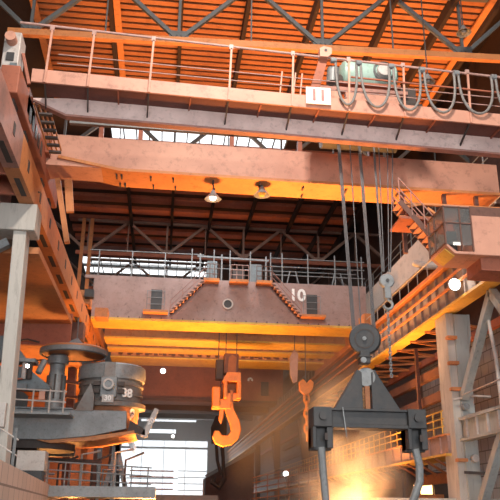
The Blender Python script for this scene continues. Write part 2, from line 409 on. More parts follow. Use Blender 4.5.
# lower walkway on right
t = thing('lower_walkway', (13, 60, 2.5), 'lit lower walkway with handrail beyond the right column', 'walkway')
M().box(13.0, 33.2, 2.62, 13.15, 120, 3.42).build('side_girder', GREYPINK, t)
M().box(12.88, 33.2, 2.52, 14.4, 120, 2.62).build('lower_flange', YELLOW, t)
M().box(12.9, 33.2, 3.42, 14.4, 120, 3.5).build('walkway_floor', ORANGE, t)
for k in range(30): M().box(12.93, 34+k*1.5, 2.62, 13.0, 34.08+k*1.5, 3.42).build('stiffener', GREYPINK, t)
h = M()
for z in (3.85, 4.2, 4.55): h.tube([(12.95, 33.4, z), (12.95, 110, z)], .035, 6)
h = h.build('handrail', YELLOW, t)
for k in range(40): M().beam((12.95, 33.6+k*1.15, 3.45), (12.95, 33.6+k*1.15, 4.55), .05, .05).build('rail_post', YELLOW, h)
M().beam((14.2, 33, 1.7), (14.2, 120, 1.7), .3, .5).build('rear_beam', RUST, t)
for k in range(24): M().beam((13.0, 35+k*1.4, 2.5), (14.2, 35+k*1.4, 1.8), .12, .1).build('bracket', RUST, t)

# furnace opening low right
t = thing('furnace_opening', (13.8, 40, .4), 'glowing hot opening low behind the right column', 'furnace')
M().box(13.5, 41, FLOOR, 16, 43, 2.2).build('furnace_body', DARK, t)
M().box(13.9, 40.85, .5, 14.9, 40.98, 1.5).build('hot_metal', MELT, t)
M().box(13.6, 40.2, .3, 15.3, 40.6, 1.0).build('apron_plate', ORANGE, t)
for x in (13.2, 14.1, 15.0): M().beam((x, 40.7, FLOOR), (x, 40.7, 2.1), .12, .12).build('post', DARK, t)
struct('trim_6', M().box(9.5, 33, .55, 16, 34, .66), CONC, 'thin pale platform edge at the foot of the right column', 'platform edge')

# flood light + small lamps
def lamp(loc, r, label, pole=None, m=LAMPS, group=None):
    t = thing('flood_lamp', loc, label, 'lamp', group)
    x, y, z = loc
    M().lathe([(0, -r), (r*.7, -r*.7), (r, 0), (r*.7, r*.5), (0, r*.6)], loc, (0, -1, -.15), 20).build('lit_bulb', m, t, True)
    M().lathe([(r*.3, -r*1.6), (r*.9, -r*1.1), (r*1.15, -r*.1), (r*1.1, -r*.1), (r*.8, -r*1.0), (r*.25, -r*1.5)], loc, (0, -1, -.15), 20).build('lamp_shade', STEEL, t, True)
    if pole: M().beam((x, y+r, z), (x+pole[0], y+r+pole[1], z+pole[2]), .06, .06).build('pole', STEEL, t)
    return t
lamp((12.62, 29.9, 9.65), .25, 'brilliant white flood lamp beneath the crane cab on the right girder', (.5, .2, .3), LAMPW)
lamp((9.9, 60, 2.9), .2, 'small lit lamp on a pole low in the haze left of lifting beam', (0, 0, -3.2), LAMPW)
lamp((-.26, 70, 12.6), .25, 'small lit lamp below the yellow crane flange right of the ladle', (0, 0, 1.0), LAMPS)
lamp((1.5, 110, 10.3), .25, 'small distant lit lamp near the daylight opening above the far window', (0, 0, 1.5), LAMPS)
lamp((-6.0, 32.6, 5.9), .08, 'tiny lit lamp on the machine behind the left column', None, LAMPW)

# ================================================================ CRANE 11 (nearest)
def Yn(x): return 22.0+0.045*(x+5)
def Yf(x): return 26.5+0.012*(x+5)
def skew(m, x0, x1, ya, yb, z0, z1, fy, n=1):
    return m.hexa([(x0, fy(x0)+ya, z0), (x1, fy(x1)+ya, z0), (x1, fy(x1)+yb, z0), (x0, fy(x0)+yb, z0),
                   (x0, fy(x0)+ya, z1), (x1, fy(x1)+ya, z1), (x1, fy(x1)+yb, z1), (x0, fy(x0)+yb, z1)])
XL, XR = -5.0, 13.6
c11 = thing('overhead_crane', (4, 24, 12), 'nearest overhead crane with pink girder, festoon cables and sign numbered 11', 'crane')
skew(M(), XL, XR, 0, .08, 13.62, 14.12, Yn).build('walkway_fascia', PINK, c11)
skew(M(), -4.6, XR, .08, 1.0, 13.66, 13.76, Yn).build('walkway_floor', UNDER_SHADE, c11)
m = M(); skew(m, -3.9, XR, .97, 1.05, 13.0, 13.66, Yn)
m.hexa([(-5.1, Yn(-5.1)+.97, 13.4), (-3.9, Yn(-3.9)+.97, 13.0), (-3.9, Yn(-3.9)+1.05, 13.0), (-5.1, Yn(-5.1)+1.05, 13.4),
        (-5.1, Yn(-5.1)+.97, 13.55), (-3.9, Yn(-3.9)+.97, 13.66), (-3.9, Yn(-3.9)+1.05, 13.66), (-5.1, Yn(-5.1)+1.05, 13.55)])
m.build('walkway_girder_web', WEBP, c11)
m = M(); skew(m, -3.9, XR, .9, 1.2, 12.92, 13.0, Yn); m.hexa([(-5.1, Yn(-5.1)+.9, 13.42), (-3.9, Yn(-3.9)+.9, 12.92), (-3.9, Yn(-3.9)+1.2, 12.92), (-5.1, Yn(-5.1)+1.2, 13.42),
        (-5.1, Yn(-5.1)+.9, 13.5), (-3.9, Yn(-3.9)+.9, 13.0), (-3.9, Yn(-3.9)+1.2, 13.0), (-5.1, Yn(-5.1)+1.2, 13.5)])
m.build('walkway_girder_flange', PINKD, c11)
px = [-4.55, -3.12, -1.05, 1.73, 4.0, 6.1, 8.2, 10.75, 13.2]
for x in px:
    y = Yn(x)
    M().beam((x, y+.02, 13.7), (x-.05, y+.98, 13.2), .05, .08).build('support_bracket', DARK, c11)
for x in (-2.1, .4, 2.9, 5.0, 7.1, 9.4, 12):
    y = Yn(x); M().beam((x, y+.05, 13.62), (x-.03, y+.98, 13.62), .05, .06).build('floor_bearer', OXIDE, c11)
hr = M()
zr = 15.83
hr.tube([(-5.6, Yn(-5.6), zr+.08), (4.9, Yn(4.9), zr-.03), (XR, Yn(XR), zr-.1)], .045, 8)
for z in (14.78, 14.42): hr.tube([(-4.2, Yn(-4.2), z), (XR, Yn(XR), z+.03)], .02, 6)
hr = hr.build('handrail', RAILP, c11)
for x in px:
    y = Yn(x)-.04
    M().beam((x+.06, y, zr-.1), (x, y, 13.6), .07, .06).build('rail_post', PINK, hr)
    M().box(x-.02, y-.03, zr-.14, x+.12, y+.06, zr+.05).build('clamp', RAILP, hr)
# number plate
pl = M().box(4.5, Yn(5)-.14, 13.72, 5.4, Yn(5)-.1, 14.4).build('number_plate', WHITE, c11)
text('11', .62, (4.95, Yn(5)-.15, 14.06), (PI/2, 0, math.atan(.045)), REDTX, pl, 'plate_number')
m = M().prism([(4.65, Yn(5)+.1, 14.3), (5.0, Yn(5)+.1, 14.3), (5.42, Yn(5)+.1, 15.9), (5.1, Yn(5)+.1, 15.9)], (0, .22, 0)); m.build('cable_arm', OXIDE, c11)
M().prism([(5.05, Yn(5)-.12, 15.75), (5.35, Yn(5)-.12, 15.75), (5.5, Yn(5)-.12, 15.9), (5.5, Yn(5)-.12, 16.15), (5.2, Yn(5)-.12, 16.2), (5.05, Yn(5)-.12, 16.1)], (0, .3, 0)).build('bracket_head', PINK, c11)
M().cyl((5.27, Yn(5)-.15, 16.02), (5.27, Yn(5)-.08, 16.02), .05).build('bracket_hole', BLACK, c11)
M().cyl((5.55, Yn(5)+.2, 14.85), (5.6, Yn(5)+.2, 15.45), .22).build('cable_drum', STEEL, c11)
for x in (3.6, 4.1, 4.35): M().beam((x, Yn(x)+.3, 14.1), (x+.1, Yn(x)+.3, 15.2), .05, .05).build('stay_rod', PINK, c11)
# festoon loops
fx = [5.55, 6.5, 7.75, 8.95, 10.3, 11.8, 13.2]
for a, b, s in zip(fx, fx[1:], (1.78, 1.76, 1.75, 1.72, 1.62, 1.6)):
    pts = []
    for k in range(17):
        u = k/16; x = lerp(a+.08, b-.08, .5-.5*math.cos(PI*u)*(1 - .0)); zz = zr-.25-s*(math.sin(PI*u)**.75)
        pts.append((x, Yn(x)-.14+.02*math.sin(7*u), zz))
    M().tube(pts, .05, 8).build('festoon_cable', RUBBER, c11, True)
for x in fx:
    M().cyl((x-.1, Yn(x)-.14, zr-.22), (x+.1, Yn(x)-.14, zr-.22), .11, 14).build('festoon_carrier', STEEL, c11)
M().beam((6.2, Yn(6.2)-.1, 15.0), (XR, Yn(XR)-.1, 14.98), .05, .05).build('festoon_track', OXIDE, c11)
# main box girder (farther)
m = M(); skew(m, XL-.05, XR, 0, 1.34, 12.72, 14.06, Yf); m.build('main_girder', PINK, c11)
m = M(); skew(m, -2.2, XR, -.1, 1.44, 12.6, 12.72, Yf)
m.hexa([(-4.6, 26.4, 13.0), (-2.2, Yf(-2.2)-.1, 12.6), (-2.2, Yf(-2.2)+1.44, 12.6), (-4.6, 27.9, 13.0), (-4.6, 26.4, 13.12), (-2.2, Yf(-2.2)-.1, 12.72), (-2.2, Yf(-2.2)+1.44, 12.72), (-4.6, 27.9, 13.12)])
m.build('lower_flange', ORANGE, c11)  # melt glow from below is put into the orange of this flange
for x in (-2.35, -2.15, -1.0, -.1, 1.5, 3.4, 5.2, 7.0, 9.2):
    M().box(x, Yf(x)+.2, 12.5, x+.06, Yf(x)+.5, 12.6).build('rail_clip', DARK, c11)
    M().box(x+.1, Yf(x)+1.0, 12.5, x+.16, Yf(x)+1.3, 12.6).build('rail_clip', DARK, c11)
# posts carrying trolley rail seen in the gap over main girder
for x in (-3.2, -1.6, 2.2, 5.1, 8.2):
    M().box(x, Yf(x)+.6, 14.06, x+.18, Yf(x)+.9, 14.9).build('rail_stool', OXIDE, c11)
m = M(); skew(m, -4.4, XR, .5, .7, 14.9, 15.05, Yf); m.build('trolley_rail', STEEL, c11)
# end carriage at left
m = M().box(-5.65, 20.6, 12.3, -5.05, 30.0, 13.3); m.build('end_carriage', OXIDE, c11, bevel=.04)
for y in (21.3, 23.4, 27.2, 29.2):
    M().cyl((-5.5, y, 12.42), (-5.2, y, 12.42), .36, 24).build('travel_wheel', DARK, c11)
m = M().box(-5.65, 22.2, 12.6, -5.05, 23.6, 13.5); m.build('girder_end', OXIDE, c11)
m = M().box(-5.6, 26.0, 13.0, -4.9, 28.0, 14.0); m.build('girder_end', OXIDE, c11)
for k in range(5): M().box(-5.06, 22.6+k*.62, 12.5, -5.03, 22.95+k*.62, 13.0).build('vent_slot', BLACK, c11)
for k in range(4):
    x = -5.0+.16*k
    M().beam((x, 22.9+.08*k, 13.3), (x+.2, 25.3, 12.75), .05, .05).build('grab_bar', ORANGE, c11)
for k in range(6):
    M().beam((-4.72, 22.6+.5*k, 12.72-.03*k), (-4.28, 22.6+.5*k, 12.72-.03*k), .16, .07).build('ladder_rung', DARK, c11)
hb = M().box(-5.95, 21.6, 13.3, -5.4, 22.4, 15.25).build('motor_cabinet', LIGHTST, c11, bevel=.04)
M().cyl((-5.68, 21.6, 14.85), (-5.68, 21.25, 14.85), .18).build('motor_cap', PINK, hb)
M().box(-5.8, 21.55, 14.1, -5.55, 21.6, 14.4).build('dark_port', BLACK, hb)
M().box(-5.65, 21.55, 13.4, -5.42, 21.6, 14.0).build('green_panel', STEELB, hb)
M().beam((-5.35, 21.9, 14.6), (-5.05, 22.0, 13.5), .1, .1).build('strut', OXIDE, hb)
for xa, za, xb, zb in ((-4.72, 12.6, -4.1, 9.9), (-4.3, 12.6, -4.1, 11.2)):
    M().beam((xa, 27.6, za), (xb, 27.6, zb), .3, .2).build('hanging_strut', ORANGE, c11)
# cab
cab = M()
x0, x1, y0, y1, z0, z1 = 9.1, 12.9, 22.0, 23.5, 8.3, 9.9
# shell: pink right block, floor, roof
cab.box(10.05, y0, z0-.12, 12.9, y1, z1-.3); cab.box(x0, y0, z1-.06, 10.05, y1, z1+.04)
cab.prism([(x0, y0, z0+.28), (x0+.35, y0, z0-.02), (10.05, y0, z0-.02), (10.05, y0, z0-.12), (x0+.3, y0, z0-.12), (x0, y0, z0+.16)], (0, y1-y0, 0))
cb = cab.build('operator_cab', PINK, c11, bevel=.02)
fr = M()
for x in (x0, x0+.55, 10.05): fr.box(x-.022, y0-.03, z0+.0 if x > x0 else z0+.2, x+.022, y0+.04, z1)
for z in (z1-.03, z0+.98): fr.box(x0, y0-.03, z-.02, 10.05, y0+.04, z+.02)
for y in (y0+.9, y1): fr.box(x0-.03, y-.022, z0+.2, x0+.03, y+.022, z1)
for z in (z1-.03, z0+.98, z0+.25): fr.box(x0-.03, y0, z-.02, x0+.03, y1, z+.02)
fr.build('window_frame', BROWN, cb)
M().box(x0+.03, y0, z0+.2, 10.02, y0+.012, z1-.05).build('front_pane', GLASS, cb)
M().box(x0, y0+.05, z0+.25, x0+.012, y1, z1-.05).build('side_pane', GLASS, cb)
M().prism([(x0+.02, y0+.15, z0+.1), (x0+.34, y0+.15, z0-.14), (x0+.34, y0+1.2, z0-.14), (x0+.02, y0+1.2, z0+.1)], (-.02, 0, -.03)).build('floor_window', YELLOW, cb)
M().box(9.7, y1-.2, z0, 10.1, y1-.1, z0+1.2).build('seat_back', BLACK, cb)
M().box(9.75, 22.9, z0+.55, 10.05, 22.94, z0+.65).build('console_light', LAMPS, cb)
M().box(10.05, y0+.02, z1-.3, 13, y1, z1+.04).build('cab_roof_edge', BROWN, cb)
M().box(10.4, y0+.3, z0-.55, 13, y1, z0-.12).build('cab_underframe', OXIDE, cb)
for x in (9.4, 11.2, 12.6):
    M().beam((x, 26.9, z1), (x, 26.9, 12.6), .16, .16).build('cab_hanger', BROWN, c11)
# stair to cab
st = M(); P0 = Vector((8.3, 24.4, 10.9)); P1 = Vector((9.6, 24.3, 9.25))
for dy in (-.35, .35): st.beam(P0+Vector((0, dy, 0)), P1+Vector((0, dy, 0)), .05, .2)
st = st.build('stair_stringers', BROWN, c11)
for k in range(9):
    p = P0.lerp(P1, (k+.5)/9); M().box(p.x-.13, p.y-.35, p.z-.02, p.x+.13, p.y+.35, p.z+.04).build('tread', PINK, st)
h = M(); 
for dy in (-.38, .38):
    for dz in (.5, .95): h.tube([P0+Vector((0, dy, dz)), P1+Vector((0, dy, dz))], .025, 6)
    for k in range(4): p = P0.lerp(P1, k/3); h.tube([p+Vector((0, dy, 0)), p+Vector((0, dy, .95))], .022, 6)
h.build('stair_rail', PINKD, st)
m = M()
for k in range(6): m.beam((8.6+k*.8, 24.2, 10.75), (9.2+k*.8, 24.2, 10.3 if k % 2 else 10.9), .09, .09)
m.beam((8.3, 24.2, 10.35), (13, 24.2, 10.35), .08, .08); m.beam((8.3, 24.2, 10.9), (13, 24.2, 10.9), .08, .08)
m.build('cab_platform_rail', ORANGE, c11)
M().box(8.3, 24.0, 10.2, 13.2, 25.4, 10.3).build('cab_platform', OXIDE, c11)

# hanging lamps below main girder
def pend(x, y, z, drop, label, r=.32, m=LAMPS):
    t = thing('hanging_lamp', (x, y, z), label, 'lamp', None)
    M().tube([(x, y, z+drop), (x, y, z+.35)], .03, 6).build('stem', DARK, t)
    M().lathe([(.06, .4), (.1, .32), (.16, .2), (r, 0), (r-.03, 0), (.13, .18), (.05, .3)], (x, y, z), (0,0,1), 20).build('lamp_shade', STEEL, t, True)
    M().lathe([(0, -.06), (.1, -.03), (.14, .06), (.1, .16), (0, .2)], (x, y, z), (0,0,1), 16).build('bulb', m, t, True)
pend(1.55, 27.0, 11.85, .75, 'grey shaded lamp hanging beneath the pink girder, left of its pair', .34)
pend(3.54, 27.0, 12.15, .45, 'orange lit shaded lamp hanging beneath the pink girder, right of its pair', .34, YELLOW)
pend(12.9, 27.0, 20.9, 3.0, 'upper of two dark lamps hanging before the bright roof strip', .35, STEEL)
pend(10.5, 25.8, 17.3, 6.5, 'lower of two dark lamps hanging before the bright roof strip', .3, STEEL)

# trolley
tr = thing('hoist_trolley', (7, 24.5, 14.9), 'crab trolley with pale green motor housing on the nearest crane', 'hoist trolley')
m = M().box(5.4, 24.4, 14.6, 6.25, 26.2, 14.9).box(6.5, 24.4, 14.6, 8.7, 26.2, 14.9).box(5.4, 24.0, 15.45, 8.9, 24.3, 15.6).box(5.4, 25.6, 14.9, 8.7, 25.8, 15.1); m.build('trolley_frame', PINKD, tr)
M().box(5.0, 24.05, 14.2, 6.2, 24.25, 15.5).build('shade_panel', PINK, tr)  # added panel, placed to shade the main girder behind
M().prism([(6.4, 24.05, 15.5), (6.55, 24.05, 14.2), (8.6, 24.05, 14.2), (8.6, 24.05, 15.5)], (0, .2, 0)).build('shade_panel', PINK, tr)  # second added shading panel; its slanted gap lets a light streak through
prof = [(0, 0), (.4, 0), (.58, .12), (.66, .4), (.66, 1.9), (.58, 2.2), (.4, 2.32), (0, 2.32)]
gm = M().lathe(prof, (6.35, 24.7, 16.55), (1, 0, 0), 28).build('motor_housing', GREEN, tr, True)
M().lathe([(.38, -.1), (.44, 0), (.38, .1)], (8.0, 24.05, 16.5), (0, 1, 0), 24).build('housing_flange', STEEL, gm)
M().lathe([(0, -.16), (.26, -.12), (.3, 0)], (8.0, 24.05, 16.5), (0, 1, 0), 24).build('bearing_cover', LIGHTST, gm, True)
M().cyl((6.0, 24.6, 16.2), (6.4, 24.6, 16.2), .3).build('brake_drum', DARK, tr)
M().box(6.2, 24.2, 15.9, 8.7, 25.2, 16.0).build('motor_base', OXIDE, tr)
M().box(8.7, 24.2, 15.2, 9.3, 24.7, 15.9).build('gearbox', DARK, tr)
M().cyl((5.6, 24.9, 13.9), (8.6, 24.9, 13.9), .5, 24).build('rope_drum', BLACK, tr)
M().cyl((8.8, 24.3, 15.0), (9.5, 24.3, 15.0), .22).build('drive_motor', DARK, tr)
for (xa, za), (xb, zb), n in (((6.16, 13.9), (6.38, 5.8), 3), ((6.98, 13.9), (7.1, 5.8), 3), ((6.6, 13.9), (6.62, 5.9), 1), ((7.55, 13.9), (7.5, 8.1), 2), ((7.75, 13.9), (7.55, 8.1), 1), ((8.12, 13.9), (7.72, 8.1), 1), ((8.35, 13.9), (7.78, 8.1), 1)):
    for k in range(n):
        d = (k-(n-1)/2)*.06
        M().tube([(xa+d, 24.45+.06*k, za), (xb+d, 24.0+.05*k, zb)], .02, 6).build('hoist_rope', ROPE, tr)

# main hook block + lifting beam
hb = thing('hook_block', (6.74, 24, 5.6), 'large dark round sheave block hanging on the main hoist ropes', 'hook block')
M().lathe([(0, -.22), (.5, -.22), (.54, -.14), (.54, .12), (.5, .2), (0, .2)], (6.74, 24, 5.62), (0.35, 1, .1), 36).build('sheave_housing', BLACK, hb)
M().lathe([(0, -.3), (.07, -.3), (.07, -.2)], (6.74, 24, 5.62), (0.35, 1, .1), 16).build('axle_pin', STEEL, hb)
M().lathe([(.3, -.235), (.34, -.235)], (6.74, 24, 5.62), (0.35, 1, .1), 36).build('rim_groove', DARK, hb)
M().box(6.5, 23.8, 4.75, 6.86, 24.2, 5.2).box(6.45, 23.75, 4.95, 6.9, 24.25, 5.02).build('swivel_block', BLACK, hb, bevel=.04)
M().cyl((6.58, 23.7, 4.85), (6.58, 23.82, 4.85), .1).build('swivel_nut', STEEL, hb)
LBX = -.08
lb = thing('lifting_beam', (6.76, 24, 2.6), 'black steel lifting beam with triangular plates and two ladle hooks', 'lifting beam')
m = M().box(4.95, 23.75, 2.72, 8.6, 24.25, 3.2).box(4.9, 23.62, 3.14, 8.65, 24.38, 3.22).box(4.9, 23.62, 2.6, 8.65, 24.38, 2.72)
m.build('cross_beam', BLACK, lb, bevel=.02)
for sx in (-1, 1):
    cx = 6.76
    def X(d): return cx+sx*d
    M().prism([(X(.16), 23.8, 4.45), (X(.3), 23.8, 4.55), (X(.4), 23.8, 4.35), (X(1.12), 23.8, 3.22), (X(.16), 23.8, 3.22)], (0, .4, 0)).build('side_plate', BLACK, lb, bevel=.015)
M().lathe([(0, -.14), (.3, -.14), (.34, -.06), (.34, .06), (.3, .14), (0, .14)], (6.8, 24, 4.3), (0.3, 1, 0), 30).build('hanger_sheave', STEEL, lb)
M().box(6.7, 23.85, 3.25, 6.86, 23.95, 4.0).build('hanger_link', RUST, lb)
M().beam((5.85, 23.55, 3.24), (5.95, 23.55, 2.3), .03, .03).build('sling_wire', STEEL, lb)
for xa, xb in ((4.86, 5.52), (8.02, 8.66)):
    mid = (xa+xb)/2
    e = M().box(xa, 23.6, 1.95, xa+.12, 24.4, 2.62).box(xb-.2, 23.6, 1.95, xb, 24.4, 2.62).box(xa, 23.9, 1.9, xb, 24.4, 2.62).box(xa+.02, 23.55, 2.62, xb-.02, 24.45, 3.24)
    e = e.build('end_block', BLACK, lb, bevel=.02)
    M().cyl((mid, 23.55, 2.95), (mid, 23.45, 2.95), .13).build('pin', BLACK, e)
    M().box(mid+.05, 23.56, 2.2, mid+.15, 23.62, 2.42).build('slot', DARK, e)
sx = [(5.2, 2.0), (5.24, 1.2), (5.3, .4), (5.35, -.5), (5.2, -1.1), (4.8, -1.3), (4.55, -1.0)]
M().tube([(a, 23.95, b) for a, b in sx], [.13, .12, .12, .13, .16, .14, .08], 10).build('ladle_hook', STEEL, lb, True)
sx = [(8.33, 2.0), (8.44, 1.5), (8.42, 1.0), (8.2, .5), (7.95, 0), (7.85, -.6), (8.1, -1.1), (8.5, -1.2), (8.7, -.9)]
M().tube([(a, 23.95, b) for a, b in sx], [.13, .13, .13, .13, .13, .14, .16, .14, .08], 10).build('ladle_hook', STEEL, lb, True)

lb.location.x += LBX
# auxiliary hook block with chain
ah = thing('hook_block', (7.63, 24, 7.7), 'small grey auxiliary sheave block with hanging chain beside the main ropes', 'hook block')
M().lathe([(0, -.1), (.24, -.1), (.27, -.05), (.27, .05), (.24, .1), (0, .1)], (7.62, 24, 7.75), (0.1, 1, 0), 26).build('sheave_housing', STEEL, ah)
M().box(7.5, 23.9, 7.1, 7.74, 24.1, 7.65).build('cheek_plate', STEEL, ah, bevel=.03)
M().cyl((7.62, 23.86, 7.75), (7.62, 23.9, 7.75), .06).build('axle_pin', BLACK, ah)
pts = [(7.62+.16*math.cos(a), 24, 6.88+.16*math.sin(a)) for a in [PI/2-.2-k*2*PI/16*.8 for k in range(15)]]
M().tube([(7.62, 24, 7.15)]+pts, .055, 8).build('hook', STEEL, ah, True)
for k in range(24):
    z = 6.7-k*.1; 
    ring = [(7.6+(.045*math.cos(a) if k % 2 else 0), 24+(0 if k % 2 else .045*math.cos(a)), z+.07*math.sin(a)) for a in [j*PI/4 for j in range(8)]]
    M().tube(ring, .018, 5, True).build('chain_link', STEEL, ah)

# ================================================================ CRANE 10
c10 = thing('overhead_crane', (4, 50, 11.5), 'second overhead crane with stairs and white number 10 on its dusty girder', 'crane')
XA, XB = -5.0, 13.4
G = M().box(XA, 47, 11.85, XB, 49.4, 14.5)
G.prism([(-5.6, 47, 14.5), (13.4, 47, 14.5), (13.4, 47, 15.25), (7.3, 47, 15.25), (6.7, 47, 14.5), (2.2, 47, 14.5), (1.5, 47, 15.0), (-5.6, 47, 14.9)], (0, .2, 0)) if False else None
g10 = G.build('main_girder', GREYPINK, c10)
M().box(-5.6, 47.02, 14.5, XB, 47.3, 14.72).build('girder_curb', GREYPINK, c10)
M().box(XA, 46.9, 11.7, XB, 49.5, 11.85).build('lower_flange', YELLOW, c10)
m = M()
for k in range(26): m.box(XA+.3+k*.7, 47.1, 11.85, XA+.36+k*.7, 47.0-.12, 11.95)
m.build('flange_clips', DARK, c10)
for xd, zd in ((-1.2, 12.35), (9.25, 12.45)):
    M().box(xd, 46.95, zd, xd+.72, 47.0, zd+1.5).build('door_opening', BLACK, c10)
    d = M()
    for z in (.45, .9, 1.35): d.tube([(xd-.25, 46.75, zd+z), (xd+.9, 46.75, zd+z)], .018, 6)
    for x in (-.25, .9): d.tube([(xd+x, 46.75, zd), (xd+x, 46.75, zd+1.4)], .018, 6)
    d.build('door_rail', STEEL, c10)
    M().box(xd-.45, 46.2, zd-.22, xd+1.15, 47.0, zd-.06).build('landing', ORANGE, c10)
for xa, za, xb, zb in ((.1, 12.2, 2.3, 14.5), (6.75, 14.5, 8.75, 12.25)):
    s = M()
    for dy in (0, .6): s.beam((xa, 46.3+dy, za), (xb, 46.3+dy, zb), .06, .16)
    s = s.build('stair_stringers', BROWN, c10)
    for k in range(10):
        t_ = (k+.5)/10; x, z = lerp(xa, xb, t_), lerp(za, zb, t_)
        M().box(x-.12, 46.25, z-.03, x+.12, 46.95, z+.06).build('tread', PINK, s)
    h = M()
    for dz in (.4, .8): h.tube([(xa, 46.28, za+dz), (xb, 46.28, zb+dz)], .025, 6)
    for k in range(4): h.tube([(lerp(xa, xb, k/3), 46.28, lerp(za, zb, k/3)), (lerp(xa, xb, k/3), 46.28, lerp(za, zb, k/3)+.8)], .02, 6)
    h.build('stair_rail', PINKD, s)
for xa, xb in ((2.2, 3.25), (3.95, 5.2), (5.75, 6.8)):
    M().box(xa, 46.2, 14.42, xb, 47.1, 14.6).build('landing', ORANGE, c10)
M().lathe([(0, 0), (.28, 0), (.3, .05)], (3.9, 46.99, 13.07), (0, -1, 0), 24).build('porthole', BLACK, c10)
M().lathe([(.27, 0), (.27, .06), (.36, .06), (.36, 0)], (3.9, 47, 13.07), (0, -1, 0), 24).build('porthole_ring', LIGHTST, c10)
text('10', 1.15, (8.62, 46.96, 13.85), (PI/2, 0, 0), WHTX, g10, 'crane_number')
h = M()
for z in (15.3, 15.9, 16.5): h.tube([(-5.4, 47.1, z), (2.2, 47.1, z)], .035, 6).tube([(6.8, 47.1, z), (13.4, 47.1, z)], .035, 6)
for z in (15.4, 16.3): h.tube([(-5.4, 49.3, z), (13.4, 49.3, z)], .035, 6)
h = h.build('handrail', STEEL, c10)
for x in (-4.8, -2.6, -.4, 1.4, 2.9, 4.0, 5.4, 6.8, 7.6, 9.4, 11.3, 13.2):
    M().beam((x, 47.1, 14.5), (x, 47.1, 16.9 if x > 1 else 16.5), .07, .07).build('rail_post', STEEL, h)
# landing cages and equipment on top
for xa, xb in ((2.3, 3.2), (4.0, 5.2), (5.75, 6.8)):
    q = M()
    for z in (14.9, 15.25, 15.6): q.tube([(xa, 46.25, z), (xb, 46.25, z)], .025, 6)
    for k in range(4): x = lerp(xa, xb, k/3); q.tube([(x, 46.25, 14.5), (x, 46.25, 15.6)], .022, 6)
    q.build('landing_guard', RAILP if xa == 4.0 else BROWN, c10)
M().box(2.5, 48.0, 14.6, 3.2, 49, 16.4).build('electrical_cabinet', STEELB, c10)
M().box(4.3, 48.0, 14.6, 5.1, 49, 15.9).build('electrical_cabinet', DARK, c10)
M().box(5.5, 48.0, 14.6, 6.3, 49, 16.3).build('electrical_cabinet', STEELB, c10)
for x in (2.0, 3.5, 6.6): M().beam((x, 48, 14.5), (x, 48, 16.9), .1, .1).build('frame_post', STEEL, c10)
M().beam((1.8, 48, 16.7), (6.8, 48, 16.6), .12, .12).build('frame_beam', STEEL, c10)
for xa in (8.0, 11.2):
    M().tube([(xa, 48, 14.6), (xa+.3, 48, 15.9), (xa+.7, 48, 15.9), (xa+1.0, 48, 14.6)], .05, 6).build('stay_frame', STEEL, c10)
# inner girders, seen from below
M().box(-4.4, 51, 11.5, XB, 53.0, 13.2).build('inner_girder', ORANGE, c10)
for k in range(12): M().box(-4+k*1.45, 50.9, 11.6, -3.92+k*1.45, 51, 12.5).build('web_stiffener', ORANGE, c10)
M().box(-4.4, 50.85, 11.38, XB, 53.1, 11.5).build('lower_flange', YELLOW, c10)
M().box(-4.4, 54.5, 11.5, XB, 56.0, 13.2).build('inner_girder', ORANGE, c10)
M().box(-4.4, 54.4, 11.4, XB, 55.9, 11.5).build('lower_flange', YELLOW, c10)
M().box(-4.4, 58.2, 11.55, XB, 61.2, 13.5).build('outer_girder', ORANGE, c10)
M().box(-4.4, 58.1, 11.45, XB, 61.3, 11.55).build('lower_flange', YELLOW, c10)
for yb in (53.2, 56.2):
    for k in range(22):
        x = -3.6+k*.75
        M().box(x, yb, 11.45, x+.25, yb+.5, 11.7).build('rail_clip', BROWN, c10)
for k in range(24): M().box(-3.8+k*.7, 58.12, 11.7, -3.5+k*.7, 58.2, 11.95).build('rail_clip', BROWN, c10)
ec = M().box(-5.7, 45.5, 12.3, -5.0, 62, 13.2).build('end_carriage', ORANGE, c10)
for y in (46.2, 48.5, 58, 61): M().cyl((-5.5, y, 12.42), (-5.2, y, 12.42), .36, 20).build('travel_wheel', DARK, c10)
M().box(-4.6, 45.2, 11.4, -3.8, 46.4, 12.0).build('bumper', ORANGE, c10)
M().box(-5.3, 44.9, 12.6, -4.75, 45.5, 13.1).build('buffer', BLACK, c10)
M().box(12.8, 45.5, 11.2, 13.4, 62, 12.4).build('end_carriage', ORANGE, c10)
# orange hook hanging from crane 10
hk = thing('crane_hook', (4.6, 50.1, 8), 'big orange crane hook with sheave block under crane 10', 'crane hook')
M().box(3.95, 49.6, 9.3, 4.95, 50.5, 10.7).build('sheave_housing', BROWN, hk, bevel=.08)
M().prism([(4.2, 49.55, 9.35), (4.75, 49.55, 9.35), (4.8, 49.55, 10.4), (4.5, 49.55, 10.6), (4.25, 49.55, 10.4)], (0, .06, 0)).build('cover_plate', RUST, hk)
M().box(3.4, 49.8, 8.9, 3.95, 50.4, 10.3).build('rear_sheave', DARK, hk, bevel=.08)
M().hexa([(3.85, 49.4, 8.75), (5.1, 49.4, 8.75), (5.1, 50.6, 8.75), (3.85, 50.6, 8.75), (4.15, 49.4, 9.35), (5.1, 49.4, 9.35), (5.1, 50.6, 9.35), (4.15, 50.6, 9.35)]).build('crosshead', HOOKO, hk)
m = M().box(3.95, 49.45, 7.6, 4.2, 50.5, 8.75).box(4.85, 49.45, 7.6, 5.15, 50.5, 8.75).box(3.95, 49.7, 7.5, 5.1, 50.4, 8.0); m.build('yoke', HOOKO, hk, bevel=.05)
M().box(3.2, 49.6, 7.0, 3.75, 50.4, 8.4).box(3.2, 49.7, 6.9, 4.5, 50.3, 7.6).build('shackle', HOOKO, hk, bevel=.08)
M().cyl((4.5, 49.9, 7.4), (4.55, 49.9, 8.2), .22).build('hook_nut', RUST, hk)
